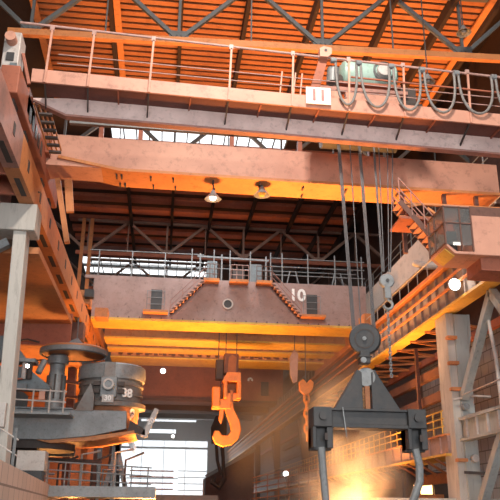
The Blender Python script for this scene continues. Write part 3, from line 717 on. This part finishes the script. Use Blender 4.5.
# hook outline (profile in the XZ plane)
pt = [(4.0, 7.6), (4.55, 7.7), (4.75, 6.9), (5.15, 6.1), (5.2, 5.4), (4.95, 4.8), (4.45, 4.45), (3.9, 4.4), (3.45, 4.7), (3.3, 5.15), (3.45, 5.45), (3.75, 5.25), (3.95, 5.05), (4.3, 5.1), (4.55, 5.45), (4.45, 5.9), (4.1, 6.6), (3.95, 5.9), (3.75, 5.6), (3.72, 6.4)]
pt = [(3.8, 7.6), (4.55, 7.6), (4.72, 6.9), (5.1, 6.2), (5.22, 5.6), (5.05, 5.0), (4.6, 4.6), (4.0, 4.45), (3.5, 4.65), (3.28, 5.1), (3.42, 5.5), (3.72, 5.5), (3.95, 5.2), (4.3, 5.2), (4.52, 5.5), (4.46, 5.85), (4.2, 6.5), (4.06, 7.0), (4.0, 6.4), (3.85, 5.9), (3.68, 6.2), (3.74, 6.9)]
M().prism([(a, 49.75, b) for a, b in pt], (0, .45, 0)).build('hook', HOOKO, hk, bevel=.06)
for x in (3.6, 4.1, 4.85): M().tube([(x, 50.1, 10.2), (x, 50.1, 12.8)], .03, 6).build('hoist_rope', ROPE, hk)
hk.location.z -= .4
# dark hook further behind
dh = thing('crane_hook', (4.9, 66, 5), 'dark sooty hook hanging behind the big orange hook', 'crane hook')
M().prism([(4.3, 65.8, 5.6), (5.6, 65.8, 5.8), (5.6, 65.8, 7.6), (5.3, 65.8, 8.2), (4.6, 65.8, 8.0), (4.2, 65.8, 7.0)], (0, .5, 0)).build('hook_housing', DARK, dh, bevel=.05)
M().tube([(5.2, 66, 5.7), (5.35, 66, 4.4), (5.4, 66, 3.4), (5.5, 66, 2.7), (5.0, 66, 2.0), (4.5, 66, 2.4), (4.6, 66, 2.9)], [.2, .16, .16, .22, .3, .28, .15], 10).build('hook', DARK, dh, True)
M().tube([(4.7, 66, 5.7), (4.85, 66, 4.2), (5.2, 66, 3.0)], .14, 8).build('hook_bar', DARK, dh, True)
M().tube([(5.0, 66, 8.0), (5.0, 66, 12)], .05, 6).build('hoist_rope', ROPE, dh)
# orange chain hook at right
ch = thing('chain_hook', (9.75, 50.1, 6), 'rusty orange chain hook hanging in the haze left of the lifting beam', 'crane hook')
M().tube([(9.7, 50.1, 8.3), (9.7, 50.1, 12.4)], .03, 6).build('hoist_rope', ROPE, ch)
M().prism([(9.2, 49.9, 8.5), (9.5, 49.9, 8.75), (9.75, 49.9, 8.45), (10.0, 49.9, 8.75), (10.25, 49.9, 8.5), (10.15, 49.9, 8.0), (9.95, 49.9, 7.75), (9.55, 49.9, 7.65), (9.25, 49.9, 7.9)], (0, .36, 0)).build('hook_top', HOOKO, ch, bevel=.05)
for k in range(6):
    z = 7.4-k*.5
    ring = [(9.75+(.18 if k % 2 == 0 else .05)*math.cos(a), 50.1+(.05 if k % 2 == 0 else .18)*math.cos(a), z+.32*math.sin(a)) for a in [j*PI/5 for j in range(10)]]
    M().tube(ring, .1, 6, True).build('chain_link', HOOKO, ch, True)
ps = thing('hoist_sheave', (9.1, 50.3, 9), 'faint pale sheave plate in the haze beside the rusty chain hook', 'sheave')
M().prism([(8.65, 50.3, 9.1), (8.85, 50.3, 8.5), (9.15, 50.3, 8.6), (9.25, 50.3, 10.5), (8.95, 50.3, 10.9), (8.65, 50.3, 10.3)], (0, .25, 0)).build('cheek_plate', GREYPINK, ps)
M().tube([(9.0, 50.4, 10.7), (9.0, 50.4, 12.4)], .03, 6).build('hoist_rope', ROPE, ps)

# ================================================================ CRANE 9
c9 = thing('overhead_crane', (4, 85, 11), 'third overhead crane with red brown girder and small number 9', 'crane')
g9 = M().box(-4.6, 84, 12.0, 13.6, 86.5, 16.0).build('main_girder', OXIDE, c9)
text('9', 1.35, (9.75, 83.93, 14.1), (PI/2, 0, 0), WHTX, g9, 'crane_number')
M().box(-4.6, 83.8, 11.7, 13.6, 86.7, 12.0).build('lower_flange', BROWN, c9)
M().box(11.0, 83.95, 12.6, 11.9, 84, 14.2).build('door_opening', BLACK, c9)
M().box(-4.6, 91, 11.6, 13.6, 93.5, 15.5).build('rear_girder', BROWN, c9)
M().box(-5.7, 82, 12.1, -4.6, 95, 13.2).build('end_carriage', BROWN, c9)
M().box(12.9, 82, 11.2, 13.4, 95, 12.2).build('end_carriage', BROWN, c9)
for y, z, l in ((104, 13.2, 'dark cross girder behind the crane numbered 9, nearer one'), (125, 14.8, 'dark cross girder high before the far end wall, farther one')):
    t = thing('cross_girder', (4, y, z), l, 'girder')
    M().box(-6, y, z, 15, y+1, z+2.0).build('web_plate', BROWN, t)
    M().box(-6, y-.3, z-.2, 15, y+1.3, z).build('lower_flange', DARK, t)

# ================================================================ LEFT SIDE: hood, turret, ladle
t = thing('fume_hood', (-8, 34, 9), 'large orange lit hood plates behind the left column', 'fume hood')
M().hexa([(-10, 26.6, 8.9), (-4.95, 26.6, 9.05), (-4.95, 37.6, 9.05), (-10, 37.6, 8.9), (-10, 26.6, 9.3), (-4.95, 26.6, 9.3), (-4.95, 37.6, 9.3), (-10, 37.6, 9.3)]).build('upper_panel', ORANGE, t)
M().box(-10, 37.6, 7.9, -4.95, 37.9, 9.6).build('front_plate', OXIDE, t)
M().box(-10, 37.9, 7.9, -4.95, 56, 8.1).build('lower_panel', ORANGE, t)
M().box(-10, 41.5, 7.82, -4.95, 41.6, 7.9).build('panel_seam', DARK, t)
M().box(-10, 56, FLOOR, -4.95, 56.3, 8.1).build('rear_panel', ORANGE, t)
M().tube([(-7.6, 37.3, 8.0), (-7.0, 37.3, 8.1), (-6.4, 37.2, 7.95)], .05, 6).build('hose', DARK, t)

# ladle
LX, LY = -2.6, 36.4
ld = thing('steel_ladle', (LX, LY, 3.3), 'large grey steel ladle marked 38 resting in the turret arms', 'ladle')
M().lathe([(1.4, 5.95), (1.6, 5.9), (1.64, 6.2), (1.6, 6.56), (1.48, 6.64), (1.25, 6.64), (1.25, 6.1)], (LX, LY, 0), (0,0,1), 48).build('rim_ring', STEEL, ld, True)
sh = M().lathe([(1.5, 6.0), (1.5, 4.8), (1.46, 4.6), (1.25, 4.6), (1.25, 6.0)], (LX, LY, 0), (0,0,1), 48).build('shell', LADLE, ld, True)
M().lathe([(1.46, 4.65), (1.7, 4.6), (1.7, 4.8), (1.46, 4.9)], (LX, LY, 0), (0,0,1), 48).build('lower_ring', LADLE, ld, True)
lo = M().lathe([(1.42, 4.65), (1.3, 3.4), (1.15, 3.15), (0, 3.05)], (LX, LY, 0), (0,0,1), 48).build('bottom_shell', RUST, ld, True)
tp = M().box(LX-.38, LY-1.8, 4.95, LX+.38, LY-1.45, 5.9).build('trunnion_plate', STEEL, ld, bevel=.04)
M().cyl((LX, LY-2.1, 5.5), (LX, LY-1.7, 5.5), .28, 26).build('trunnion', STEEL, tp)
M().lathe([(.17, 0), (.17, .06), (.25, .06), (.25, 0)], (LX, LY-2.1, 5.5), (0, -1, 0), 26).build('trunnion_collar', LIGHTST, tp)
M().box(LX-.26, LY-1.86, 4.7, LX+.26, LY-1.5, 5.05).build('label_plate', LIGHTST, tp)
text('30', .32, (LX, LY-1.88, 4.88), (PI/2, 0, 0), WHTX, tp, 'plate_number')
M().box(LX-.25, LY-1.7, 5.8, LX+.25, LY-1.5, 6.6).build('trunnion_strap', LADLE, ld)
for dz in (5.15, 5.6): M().lathe([(1.48, dz), (1.56, dz), (1.56, dz+.1), (1.48, dz+.1)], (LX, LY, 0), (0,0,1), 48).build('hoop', LADLE, ld, True)
for sx in (-1, 1):
    for dz in (5.15, 5.5): M().box(LX+sx*.42, LY-1.66, dz, LX+sx*.72, LY-1.42, dz+.2).build('lug', DARK, ld)
a = math.radians(32)
text('38', .55, (LX+1.59*math.sin(a), LY-1.59*math.cos(a), 5.2), (PI/2, 0, a), WHTX, sh, 'ladle_number', .03)
a = math.radians(52)
text('9', .62, (LX+1.41*math.sin(a), LY-1.41*math.cos(a), 4.3), (PI/2, 0, a), WHTX, lo, 'ladle_number', .03)

tu = thing('ladle_turret', (-4.5, 36, FLOOR), 'grey box armed ladle turret holding the ladle marked 38', 'ladle turret')
for y in (34.3, 38.0):
    M().prism([(-7.2, y, 4.3), (-1.68, y, 4.3), (-1.65, y, 3.5), (-3.2, y, 3.15), (-5.0, y, 2.95), (-7.2, y, 2.95)], (0, .5, 0)).build('support_arm', STEELB if y > 36 else STEEL, tu, bevel=.03)
M().prism([(-4.0, 34.25, 4.25), (-3.2, 34.25, 4.25), (-3.2, 34.25, 5.0), (-3.4, 34.25, 5.5), (-3.65, 34.25, 5.0)], (0, .6, 0)).build('saddle_lug', LADLE, tu)
M().prism([(-5.6, 34.4, 2.95), (-4, 34.4, 3.05), (-2.2, 34.4, 3.3), (-1.3, 34.4, 3.45), (-1.25, 34.4, 3.32), (-3.0, 34.4, 2.98), (-5.0, 34.4, 2.82)], (0, 4.0, 0)).build('glow_underplate', ORANGE, tu)  # orange strip standing in for glow along the arm's underside
M().lathe([(0, 2.6), (1.9, 2.6), (1.9, 2.95), (1.6, 3.1), (0, 3.1)], (-6.0, 36.4, 0), (0,0,1), 40).build('slewing_ring', DARK, tu)
M().lathe([(0, FLOOR), (.9, FLOOR), (.8, 2.7), (0, 2.7)], (-6.5, 36.4, 0), (0,0,1), 32).build('turret_base', LADLED, tu)
M().box(-7.2, 34.2, 4.3, -4.1, 38.6, 4.36).build('top_platform', STEEL, tu)
po = M().prism([(-1.0, 34.5, 3.2), (-.72, 34.5, 3.15), (-.22, 34.5, 4.4), (-.42, 34.5, 4.5)], (0, .12, 0)).build('pointer_plate', LIGHTST, tu)
text('20', .34, (-.58, 34.48, 3.88), (PI/2, math.radians(-24), 0), WHTX, po, 'pointer_number')
M().prism([(-1.6, 34.5, 3.4), (-.8, 34.5, 3.25), (-.8, 34.5, 3.5), (-1.5, 34.5, 3.9)], (0, .3, 0)).build('pointer_bracket', DARK, tu)

cv = thing('ladle_cover', (-4.5, 36, 5), 'round refractory ladle cover on a swing post left of the ladle', 'ladle cover')
d = M().lathe([(0, 7.12), (.9, 7.1), (1.5, 7.12), (1.58, 7.2), (1.58, 7.36), (1.5, 7.42), (.5, 7.55), (0, 7.55)], (-4.5, 36, 0), (0,0,1), 48).build('cover_disc', ORANGE, cv, True)  # orange stands in for melt glow on the disc's underside
M().lathe([(1.5, 7.06), (1.62, 7.1), (1.62, 7.3), (1.5, 7.3)], (-4.5, 36, 0), (0,0,1), 48).build('rim_band', STEEL, d, True)
M().prism([(-5.0, 35.8, 7.5), (-4.0, 35.8, 7.5), (-4.1, 35.8, 7.7), (-4.35, 35.8, 7.95), (-4.65, 35.8, 7.8)], (0, .4, 0)).build('lifting_lug', STEEL, cv)
M().tube([(-4.4, 36, 7.9), (-4.42, 36, 9.0)], .035, 6).build('lifting_rod', STEEL, cv)
M().lathe([(0, 4.36), (.42, 4.36), (.42, 5.8), (.36, 6.3), (.36, 6.6), (.5, 6.65), (.5, 7.0), (.3, 7.15), (0, 7.15)], (-5.2, 36, 0), (0,0,1), 28).build('swing_post', STEEL, cv, True)
for k in range(8):
    a = k*PI/4; M().box(-5.2+.42*math.cos(a)-.04, 36+.42*math.sin(a)-.04, 4.95, -5.2+.42*math.cos(a)+.04, 36+.42*math.sin(a)+.04, 6.1).build('post_rib', DARK, cv)

# machinery behind the left column
mc = thing('hydraulic_machine', (-6.2, 33.5, 4.6), 'grey machine with sloped casing between left column and cover post', 'machine')
M().prism([(-7.4, 33.2, 5.0), (-5.0, 33.2, 5.0), (-5.1, 33.2, 5.2), (-6.2, 33.2, 6.0), (-7.4, 33.2, 6.0)], (0, .9, 0)).build('sloped_casing', STEELB, mc, bevel=.03)
M().prism([(-7.4, 33.0, 6.2), (-6.1, 33.0, 6.2), (-7.0, 33.0, 7.3), (-7.4, 33.0, 7.3)], (0, .9, 0)).build('upper_casing', STEELB, mc)
M().box(-7.0, 32.9, 6.15, -5.75, 33.9, 6.3).build('deck_plate', STEEL, mc)
for k, x in enumerate((-6.85, -6.55, -6.2, -5.95)):
    M().cyl((x, 33.0, 5.4), (x, 33.0, 6.1), .11, 14).build('cylinder', DARK if k % 2 else LIGHTST, mc)
M().cyl((-5.6, 33.1, 5.7), (-5.4, 33.3, 6.3), .14, 14).build('accumulator', STEEL, mc)
M().box(-6.6, 32.85, 5.35, -6.2, 32.95, 5.42).build('red_bar', OXIDE, mc)
M().box(-6.8, 32.9, 4.95, -6.0, 33.1, 5.2).build('blue_case', STEELB, mc)
bk = thing('scrap_frame', (-4, 42, 4), 'brown steel frame seen between the cover post and the ladle', 'steel frame')
for x, z in ((-4.9, 5.6), (-4.2, 6.3)): M().beam((x, 42, 4.0), (x+.3, 42, z+.9), .2, .2).build('post', BROWN, bk)
for z in (5.2, 6.0, 6.8): M().beam((-5.6, 42, z), (-3.9, 42, z-.15), .2, .16).build('rail', BROWN, bk)
M().beam((-4.9, 42, 5.0), (-4.0, 42, 6.2), .12, .12).build('brace', OXIDE, bk)

# platform railing on turret left
rl = thing('platform_railing', (-5.8, 32.5, 4), 'pale platform railing in front of the grey machine', 'railing')
for z in (4.45, 4.9): M().tube([(-6.6, 32.5, z), (-4.2, 32.5, z-.08)], .035, 6).build('rail', LIGHTST, rl)
for x in (-6.4, -5.6, -4.9, -4.3): M().tube([(x, 32.5, 3.9), (x, 32.5, 4.9)], .04, 6).build('rail_post', LIGHTST, rl)
M().box(-5.35, 32.4, 4.45, -5.1, 32.46, 4.8).build('notice_plate', PINK, rl)
M().box(-6.6, 32.5, 3.85, -4.0, 34.0, 3.95).build('platform_floor', STEEL, rl)
# control box on left column
bx = thing('junction_box', (-5.7, 25.4, 3.0), 'pale junction box on the left concrete column', 'electrical box')
M().box(-6.3, 25.3, 2.55, -5.2, 25.54, 3.35).build('casing', LIGHTST, bx, bevel=.02)
M().cyl((-5.9, 25.3, 3.0), (-5.9, 25.24, 3.0), .05).build('knob', DARK, bx)
M().box(-5.75, 25.27, 3.1, -5.5, 25.3, 3.18).build('latch', DARK, bx)

# sheds, pipes and rails under the turret
t = thing('stair_railing', (-4.5, 23, 1.5), 'slanting handrails at lower left before the concrete column', 'railing')
for dz in (0, .45, .9): M().tube([(-5.4, 23, 2.6-.9+dz), (-4.25, 23, 1.95-.9+dz)], .025, 6).build('rail', LIGHTST, t)
for x in (-4.85, -4.35): M().tube([(x, 23, FLOOR), (x, 23, 2.3)], .05, 6).build('rail_post', STEEL, t)
t = thing('control_cabin', (-5.3, 32, 1.8), 'pale grey box panel under the turret at lower left', 'panel')
M().box(-5.9, 31.9, 1.5, -4.75, 32.8, 2.3).build('casing', LIGHTST, t, bevel=.03)
M().box(-5.6, 31.85, 1.05, -4.8, 32.6, 1.5).build('lower_slot', BLACK, t)
t = thing('service_platform', (-3.8, 35, 1.0), 'grey service platform with railings below the ladle turret', 'platform')
M().box(-4.85, 34, .55, -.2, 38, 1.0).build('platform_slab', STEEL, t)
h = M()
for z in (1.35, 1.7, 2.05): h.tube([(-5.8, 34.05, z), (-.4, 34.05, z-.25)], .03, 6)
h = h.build('handrail', STEEL, t)
for k in range(8): M().tube([(-5.6+k*.72, 34.05, 1.0), (-5.6+k*.72, 34.05, 2.05-.03*k)], .03, 6).build('rail_post', STEEL, h)
for x, l in ((-4.6, 'wide orange lit post under the turret arm, left of the pair'), (-3.45, 'narrow orange lit post under the turret arm, right of the pair')):
    t = thing('support_post', (x, 42, FLOOR), l, 'post')
    M().ibeam((x+.4, 42, FLOOR), (x+.4, 42, 3.6), .35, .5 if x < -4 else .36, .05).build('shaft', ORANGE, t)
    M().box(x+.1, 41.7, 3.4, x+.75, 42.3, 3.6).build('cap_plate', ORANGE, t)
t = thing('pipe_rack', (-4, 39, 1.5), 'tangle of grey pipes and frames under the ladle turret', 'pipes')
for k in range(9):
    x = -6.2+k*.55; z = 1.1+(k*37 % 10)*.12
    M().tube([(x, 39, 1.0), (x, 39, z+.6), (x+.9, 39.2, z+.6+.2*(k % 3))], .06, 6).build('pipe', (STEEL, LIGHTST, DARK)[k % 3], t)
M().beam((-6.5, 39, 2.4), (-3, 39, 2.3), .16, .2).build('beam', DARK, t)
M().beam((-2.9, 40, .8), (-2.2, 40, 3.4), .25, .25).build('frame_leg', STEEL, t)
M().beam((-1.7, 40, .8), (-2.4, 40, 3.4), .25, .25).build('frame_leg', STEEL, t)
M().box(-5.9, 38.2, 2.5, -4.3, 38.6, 2.85).build('dark_beam', BLACK, t)

m = M().prism([(-3.4, 15, FLOOR), (-6.1, 52, FLOOR), (-6.4, 52, FLOOR), (-3.7, 15, FLOOR)], (0, 0, 1.05-FLOOR))
struct('wall_parapet', m, PARAP, 'low pinkish panelled wall running away at the lower left corner', 'wall')
t = thing('floor_barrier', (1, 60, FLOOR), 'grey stepped barrier before the bright far opening', 'barrier')
M().box(-2.5, 60, FLOOR, 4.5, 61, 1.2).build('base_wall', GREYSID, t)
for k in range(4): M().tube([(-2.4, 59.9, 1.6+k*.45), (1.0, 59.9, 1.6+k*.45)], .05, 6).build('rail', RUST, t)
M().box(6.0, 75, FLOOR, 8.5, 78, 2.0) if False else None
t = thing('machine_block', (7, 72, FLOOR), 'grey sloped machine block in the haze below the hooks', 'machine')
M().prism([(4.2, 72, FLOOR), (8.8, 72, FLOOR), (8.8, 72, 5.4), (8.2, 72, 5.4), (4.2, 72, 3.0)], (0, 4, 0)).build('housing', BROWN, t)
M().beam((4.2, 71.8, 3.1), (8.8, 71.8, 5.6), .3, .3).build('sloped_rail', STEEL, t)
t = thing('yard_railing', (11, 56, FLOOR), 'orange lit railings crossing the haze left of the lower walkway', 'railing')
for k in range(5): M().tube([(6.5, 54, .9+k*.35), (12.6, 60, 1.6+k*.55)], .04, 6).build('rail', RUST, t)
for k in range(7): M().tube([(6.8+k*.95, 54.3+k*.95, FLOOR), (6.8+k*.95, 54.3+k*.95, 2.4+k*.22)], .04, 6).build('rail_post', RUST, t)
t = thing('air_duct', (14, 33, 12), 'pale round duct end beneath the upper walkway on the right', 'duct')
M().tube([(13.2, 36.5, 12.9), (13.6, 36.0, 12.6), (14.6, 35.6, 12.55), (18.95, 35.3, 12.6)], [.18, .22, .22, .22], 14).build('duct', LIGHTST, t, True)
M().beam((15.1, 35.5, 12.6), (15.1, 35.5, 14.0), .06, .06).build('hanger_rod', STEEL, t)
t = thing('service_beam', (13.9, 35, 6), 'brown stepped beams behind the right column below the yellow flange', 'beam')
for z, yy in ((7.2, 36), (5.9, 36)): M().beam((14.6, yy, z), (14.6, 90, z), .35, .45).build('beam', BROWN, t)
M().beam((14.2, 40, 3.5), (14.2, 40, 8.9), .18, .18).build('post', BROWN, t)

# ================================================================ HAZE AND STEAM
def vol(name, m_, dens, col, label, cat, noise=None, c=None, rz=None, anis=0.2):
    mt = bpy.data.materials.new(name); mt.use_nodes = True; nt = mt.node_tree; nt.nodes.clear()
    out = nt.nodes.new('ShaderNodeOutputMaterial'); v = nt.nodes.new('ShaderNodeVolumeScatter')
    v.inputs['Color'].default_value = (*col, 1); v.inputs['Density'].default_value = dens; v.inputs['Anisotropy'].default_value = anis
    nt.links.new(v.outputs[0], out.inputs['Volume'])
    if noise:
        tc = nt.nodes.new('ShaderNodeTexCoord'); nz = nt.nodes.new('ShaderNodeTexNoise'); nz.inputs['Scale'].default_value = noise; nz.inputs['Detail'].default_value = 4
        nt.links.new(tc.outputs['Object'], nz.inputs['Vector'])
        mr = nt.nodes.new('ShaderNodeMapRange'); mr.inputs['From Min'].default_value = .42; mr.inputs['From Max'].default_value = .68; mr.inputs['To Max'].default_value = dens
        nt.links.new(nz.outputs['Fac'], mr.inputs['Value'])
        # radial falloff towards the plume's own edge
        ln = nt.nodes.new('ShaderNodeVectorMath'); ln.operation = 'MULTIPLY'; ln.inputs[1].default_value = (1/rz[0], 1/rz[1], 1/rz[2])
        nt.links.new(tc.outputs['Object'], ln.inputs[0]); l2 = nt.nodes.new('ShaderNodeVectorMath'); l2.operation = 'LENGTH'
        nt.links.new(ln.outputs[0], l2.inputs[0])
        m2 = nt.nodes.new('ShaderNodeMapRange'); m2.inputs['From Min'].default_value = 1; m2.inputs['From Max'].default_value = .25
        nt.links.new(l2.outputs['Value'], m2.inputs['Value'])
        mu = nt.nodes.new('ShaderNodeMath'); mu.operation = 'MULTIPLY'; nt.links.new(mr.outputs[0], mu.inputs[0]); nt.links.new(m2.outputs[0], mu.inputs[1])
        nt.links.new(mu.outputs[0], v.inputs['Density'])
    if rz:
        root = bpy.data.objects.new(name, None)
        m_ = M().lathe([(math.sin(PI*k/12), -math.cos(PI*k/12)) for k in range(13)], (0, 0, 0), (0,0,1), 24)
        for vv in m_.bm.verts: vv.co = Vector((vv.co.x*rz[0], vv.co.y*rz[1], vv.co.z*rz[2]))
        bpy.data.objects.remove(root)
    o = m_.build(name, mt)
    if c: o.location = c
    tag(o, label, cat, None, 'stuff')
    return o
vol('steam', None, 1.0, (1, .92, .84), 'orange glowing steam rising under the lifting beam', 'steam', .55, (7.9, 31.2, 1.0), (2.5, 2.5, 5.4))
vol('smoke', None, .13, (1, .9, .82), 'faint orange smoke drifting left of the lifting beam over the bay', 'smoke', .16, (10.5, 51, 8), (7, 5.5, 12))
vol('dust_haze', M().box(-14.5, 64, FLOOR+.05, 18.5, 149.5, 23.5), .007, (1, .96, .93), 'thin dusty haze filling the far half of the bay', 'haze')

# ================================================================ LIGHT
w = bpy.data.worlds.new('world'); scn.world = w; w.use_nodes = True
w.node_tree.nodes['Background'].inputs[0].default_value = (.93, .97, 1, 1); w.node_tree.nodes['Background'].inputs[1].default_value = 2.0
def area(name, loc, target, size, power, col, sy=None):
    l = bpy.data.lights.new(name, 'AREA'); l.energy = power; l.color = col; l.size = size
    if sy: l.shape = 'RECTANGLE'; l.size_y = sy
    o = bpy.data.objects.new(name, l); COL.objects.link(o); o.location = loc
    o.rotation_euler = (Vector(target)-Vector(loc)).to_track_quat('-Z', 'Y').to_euler(); return o
def point(name, loc, power, col, r=.4):
    l = bpy.data.lights.new(name, 'POINT'); l.energy = power; l.color = col; l.shadow_soft_size = r
    o = bpy.data.objects.new(name, l); COL.objects.link(o); o.location = loc; return o
GL = (1, .40, .10)
def glow(name, loc, target, size, power, spread):
    o = area(name, loc, target, size, power, GL); o.data.spread = math.radians(spread); return o
area('assumed_end_daylight', (5, -9, 4), (5, 24, 9), 26, 4200, (1, .97, .95), 9)  # assumed daylight from an unseen opening behind the camera
area('assumed_roof_light', (3, 11, 23.4), (5, 26, 12), 2.0, 5000, (1, .86, .74))  # assumed overhead light without a fixture, set to cast the trolley's shadow
area('daylight_roof_light', (1.5, 43.5, 23.9), (1.5, 43.5, 0), 11, 2600, (.95, .98, 1), 5)
area('daylight_far_opening', (0.4, 149, 8), (0.4, 100, 8), 16, 4000, (.93, .97, 1), 10)
glow('assumed_glow_pit', (3, 30, -1.3), (5.5, 28, 12), 3, 1500, 70)  # assumed melt below view, lights the near crane's lower flange
glow('assumed_glow_caster', (-6, 45, -1.3), (-6, 41, 9), 3, 3000, 180)  # assumed unseen melt that lights the hood plates orange
glow('fill_glow_left', (0.5, 37.5, -1.3), (-5.2, 34, 11), 2, 1500, 60)  # added unseen light to brighten the slotted left girder
glow('assumed_glow_bay', (8, 36, -1.3), (9, 35, 20), 4, 600, 60)  # assumed unseen source aimed up at the ribbed roof decking
glow('fill_glow_right', (9, 42, -1.3), (12.9, 38, 9), 2, 700, 60)  # added unseen light to brighten the yellow flange on the right
glow('assumed_glow_strand', (2.5, 49, -1), (2.5, 49, 12), 1.6, 2500, 118)  # assumed unseen melt, placed from the cover's shadow on the hood
glow('fill_glow_end', (4, 76, -1.3), (4, 84, 13), 5, 1300, 80)  # added unseen light to brighten the far crane's red girder
point('steam_fill_glow', (8.0, 31.3, .2), 500, (1, .46, .2), .6)  # added light inside the steam volume to colour it orange
glow('fill_glow_steam', (7.9, 31.4, -1.4), (7.9, 31.4, 10), 1.8, 700, 60)  # added unseen light beneath the steam, brightens its base
point('smoke_fill_glow', (10.5, 51, 1), 320, (1, .42, .14), 1.0)  # added light within the smoke volume to tint it
point('flood_light', (12.2, 29.2, 9.5), 12, (1, .95, .85), .3)

# ---------------------------------------------------------------- view
scn.view_settings.view_transform = 'Standard'; scn.view_settings.look = 'None'
scn.view_settings.exposure = 0.0; scn.view_settings.gamma = 1.0
scn.cycles.use_denoising = True
scn.cycles.volume_step_rate = 2.0; scn.cycles.max_bounces = 8
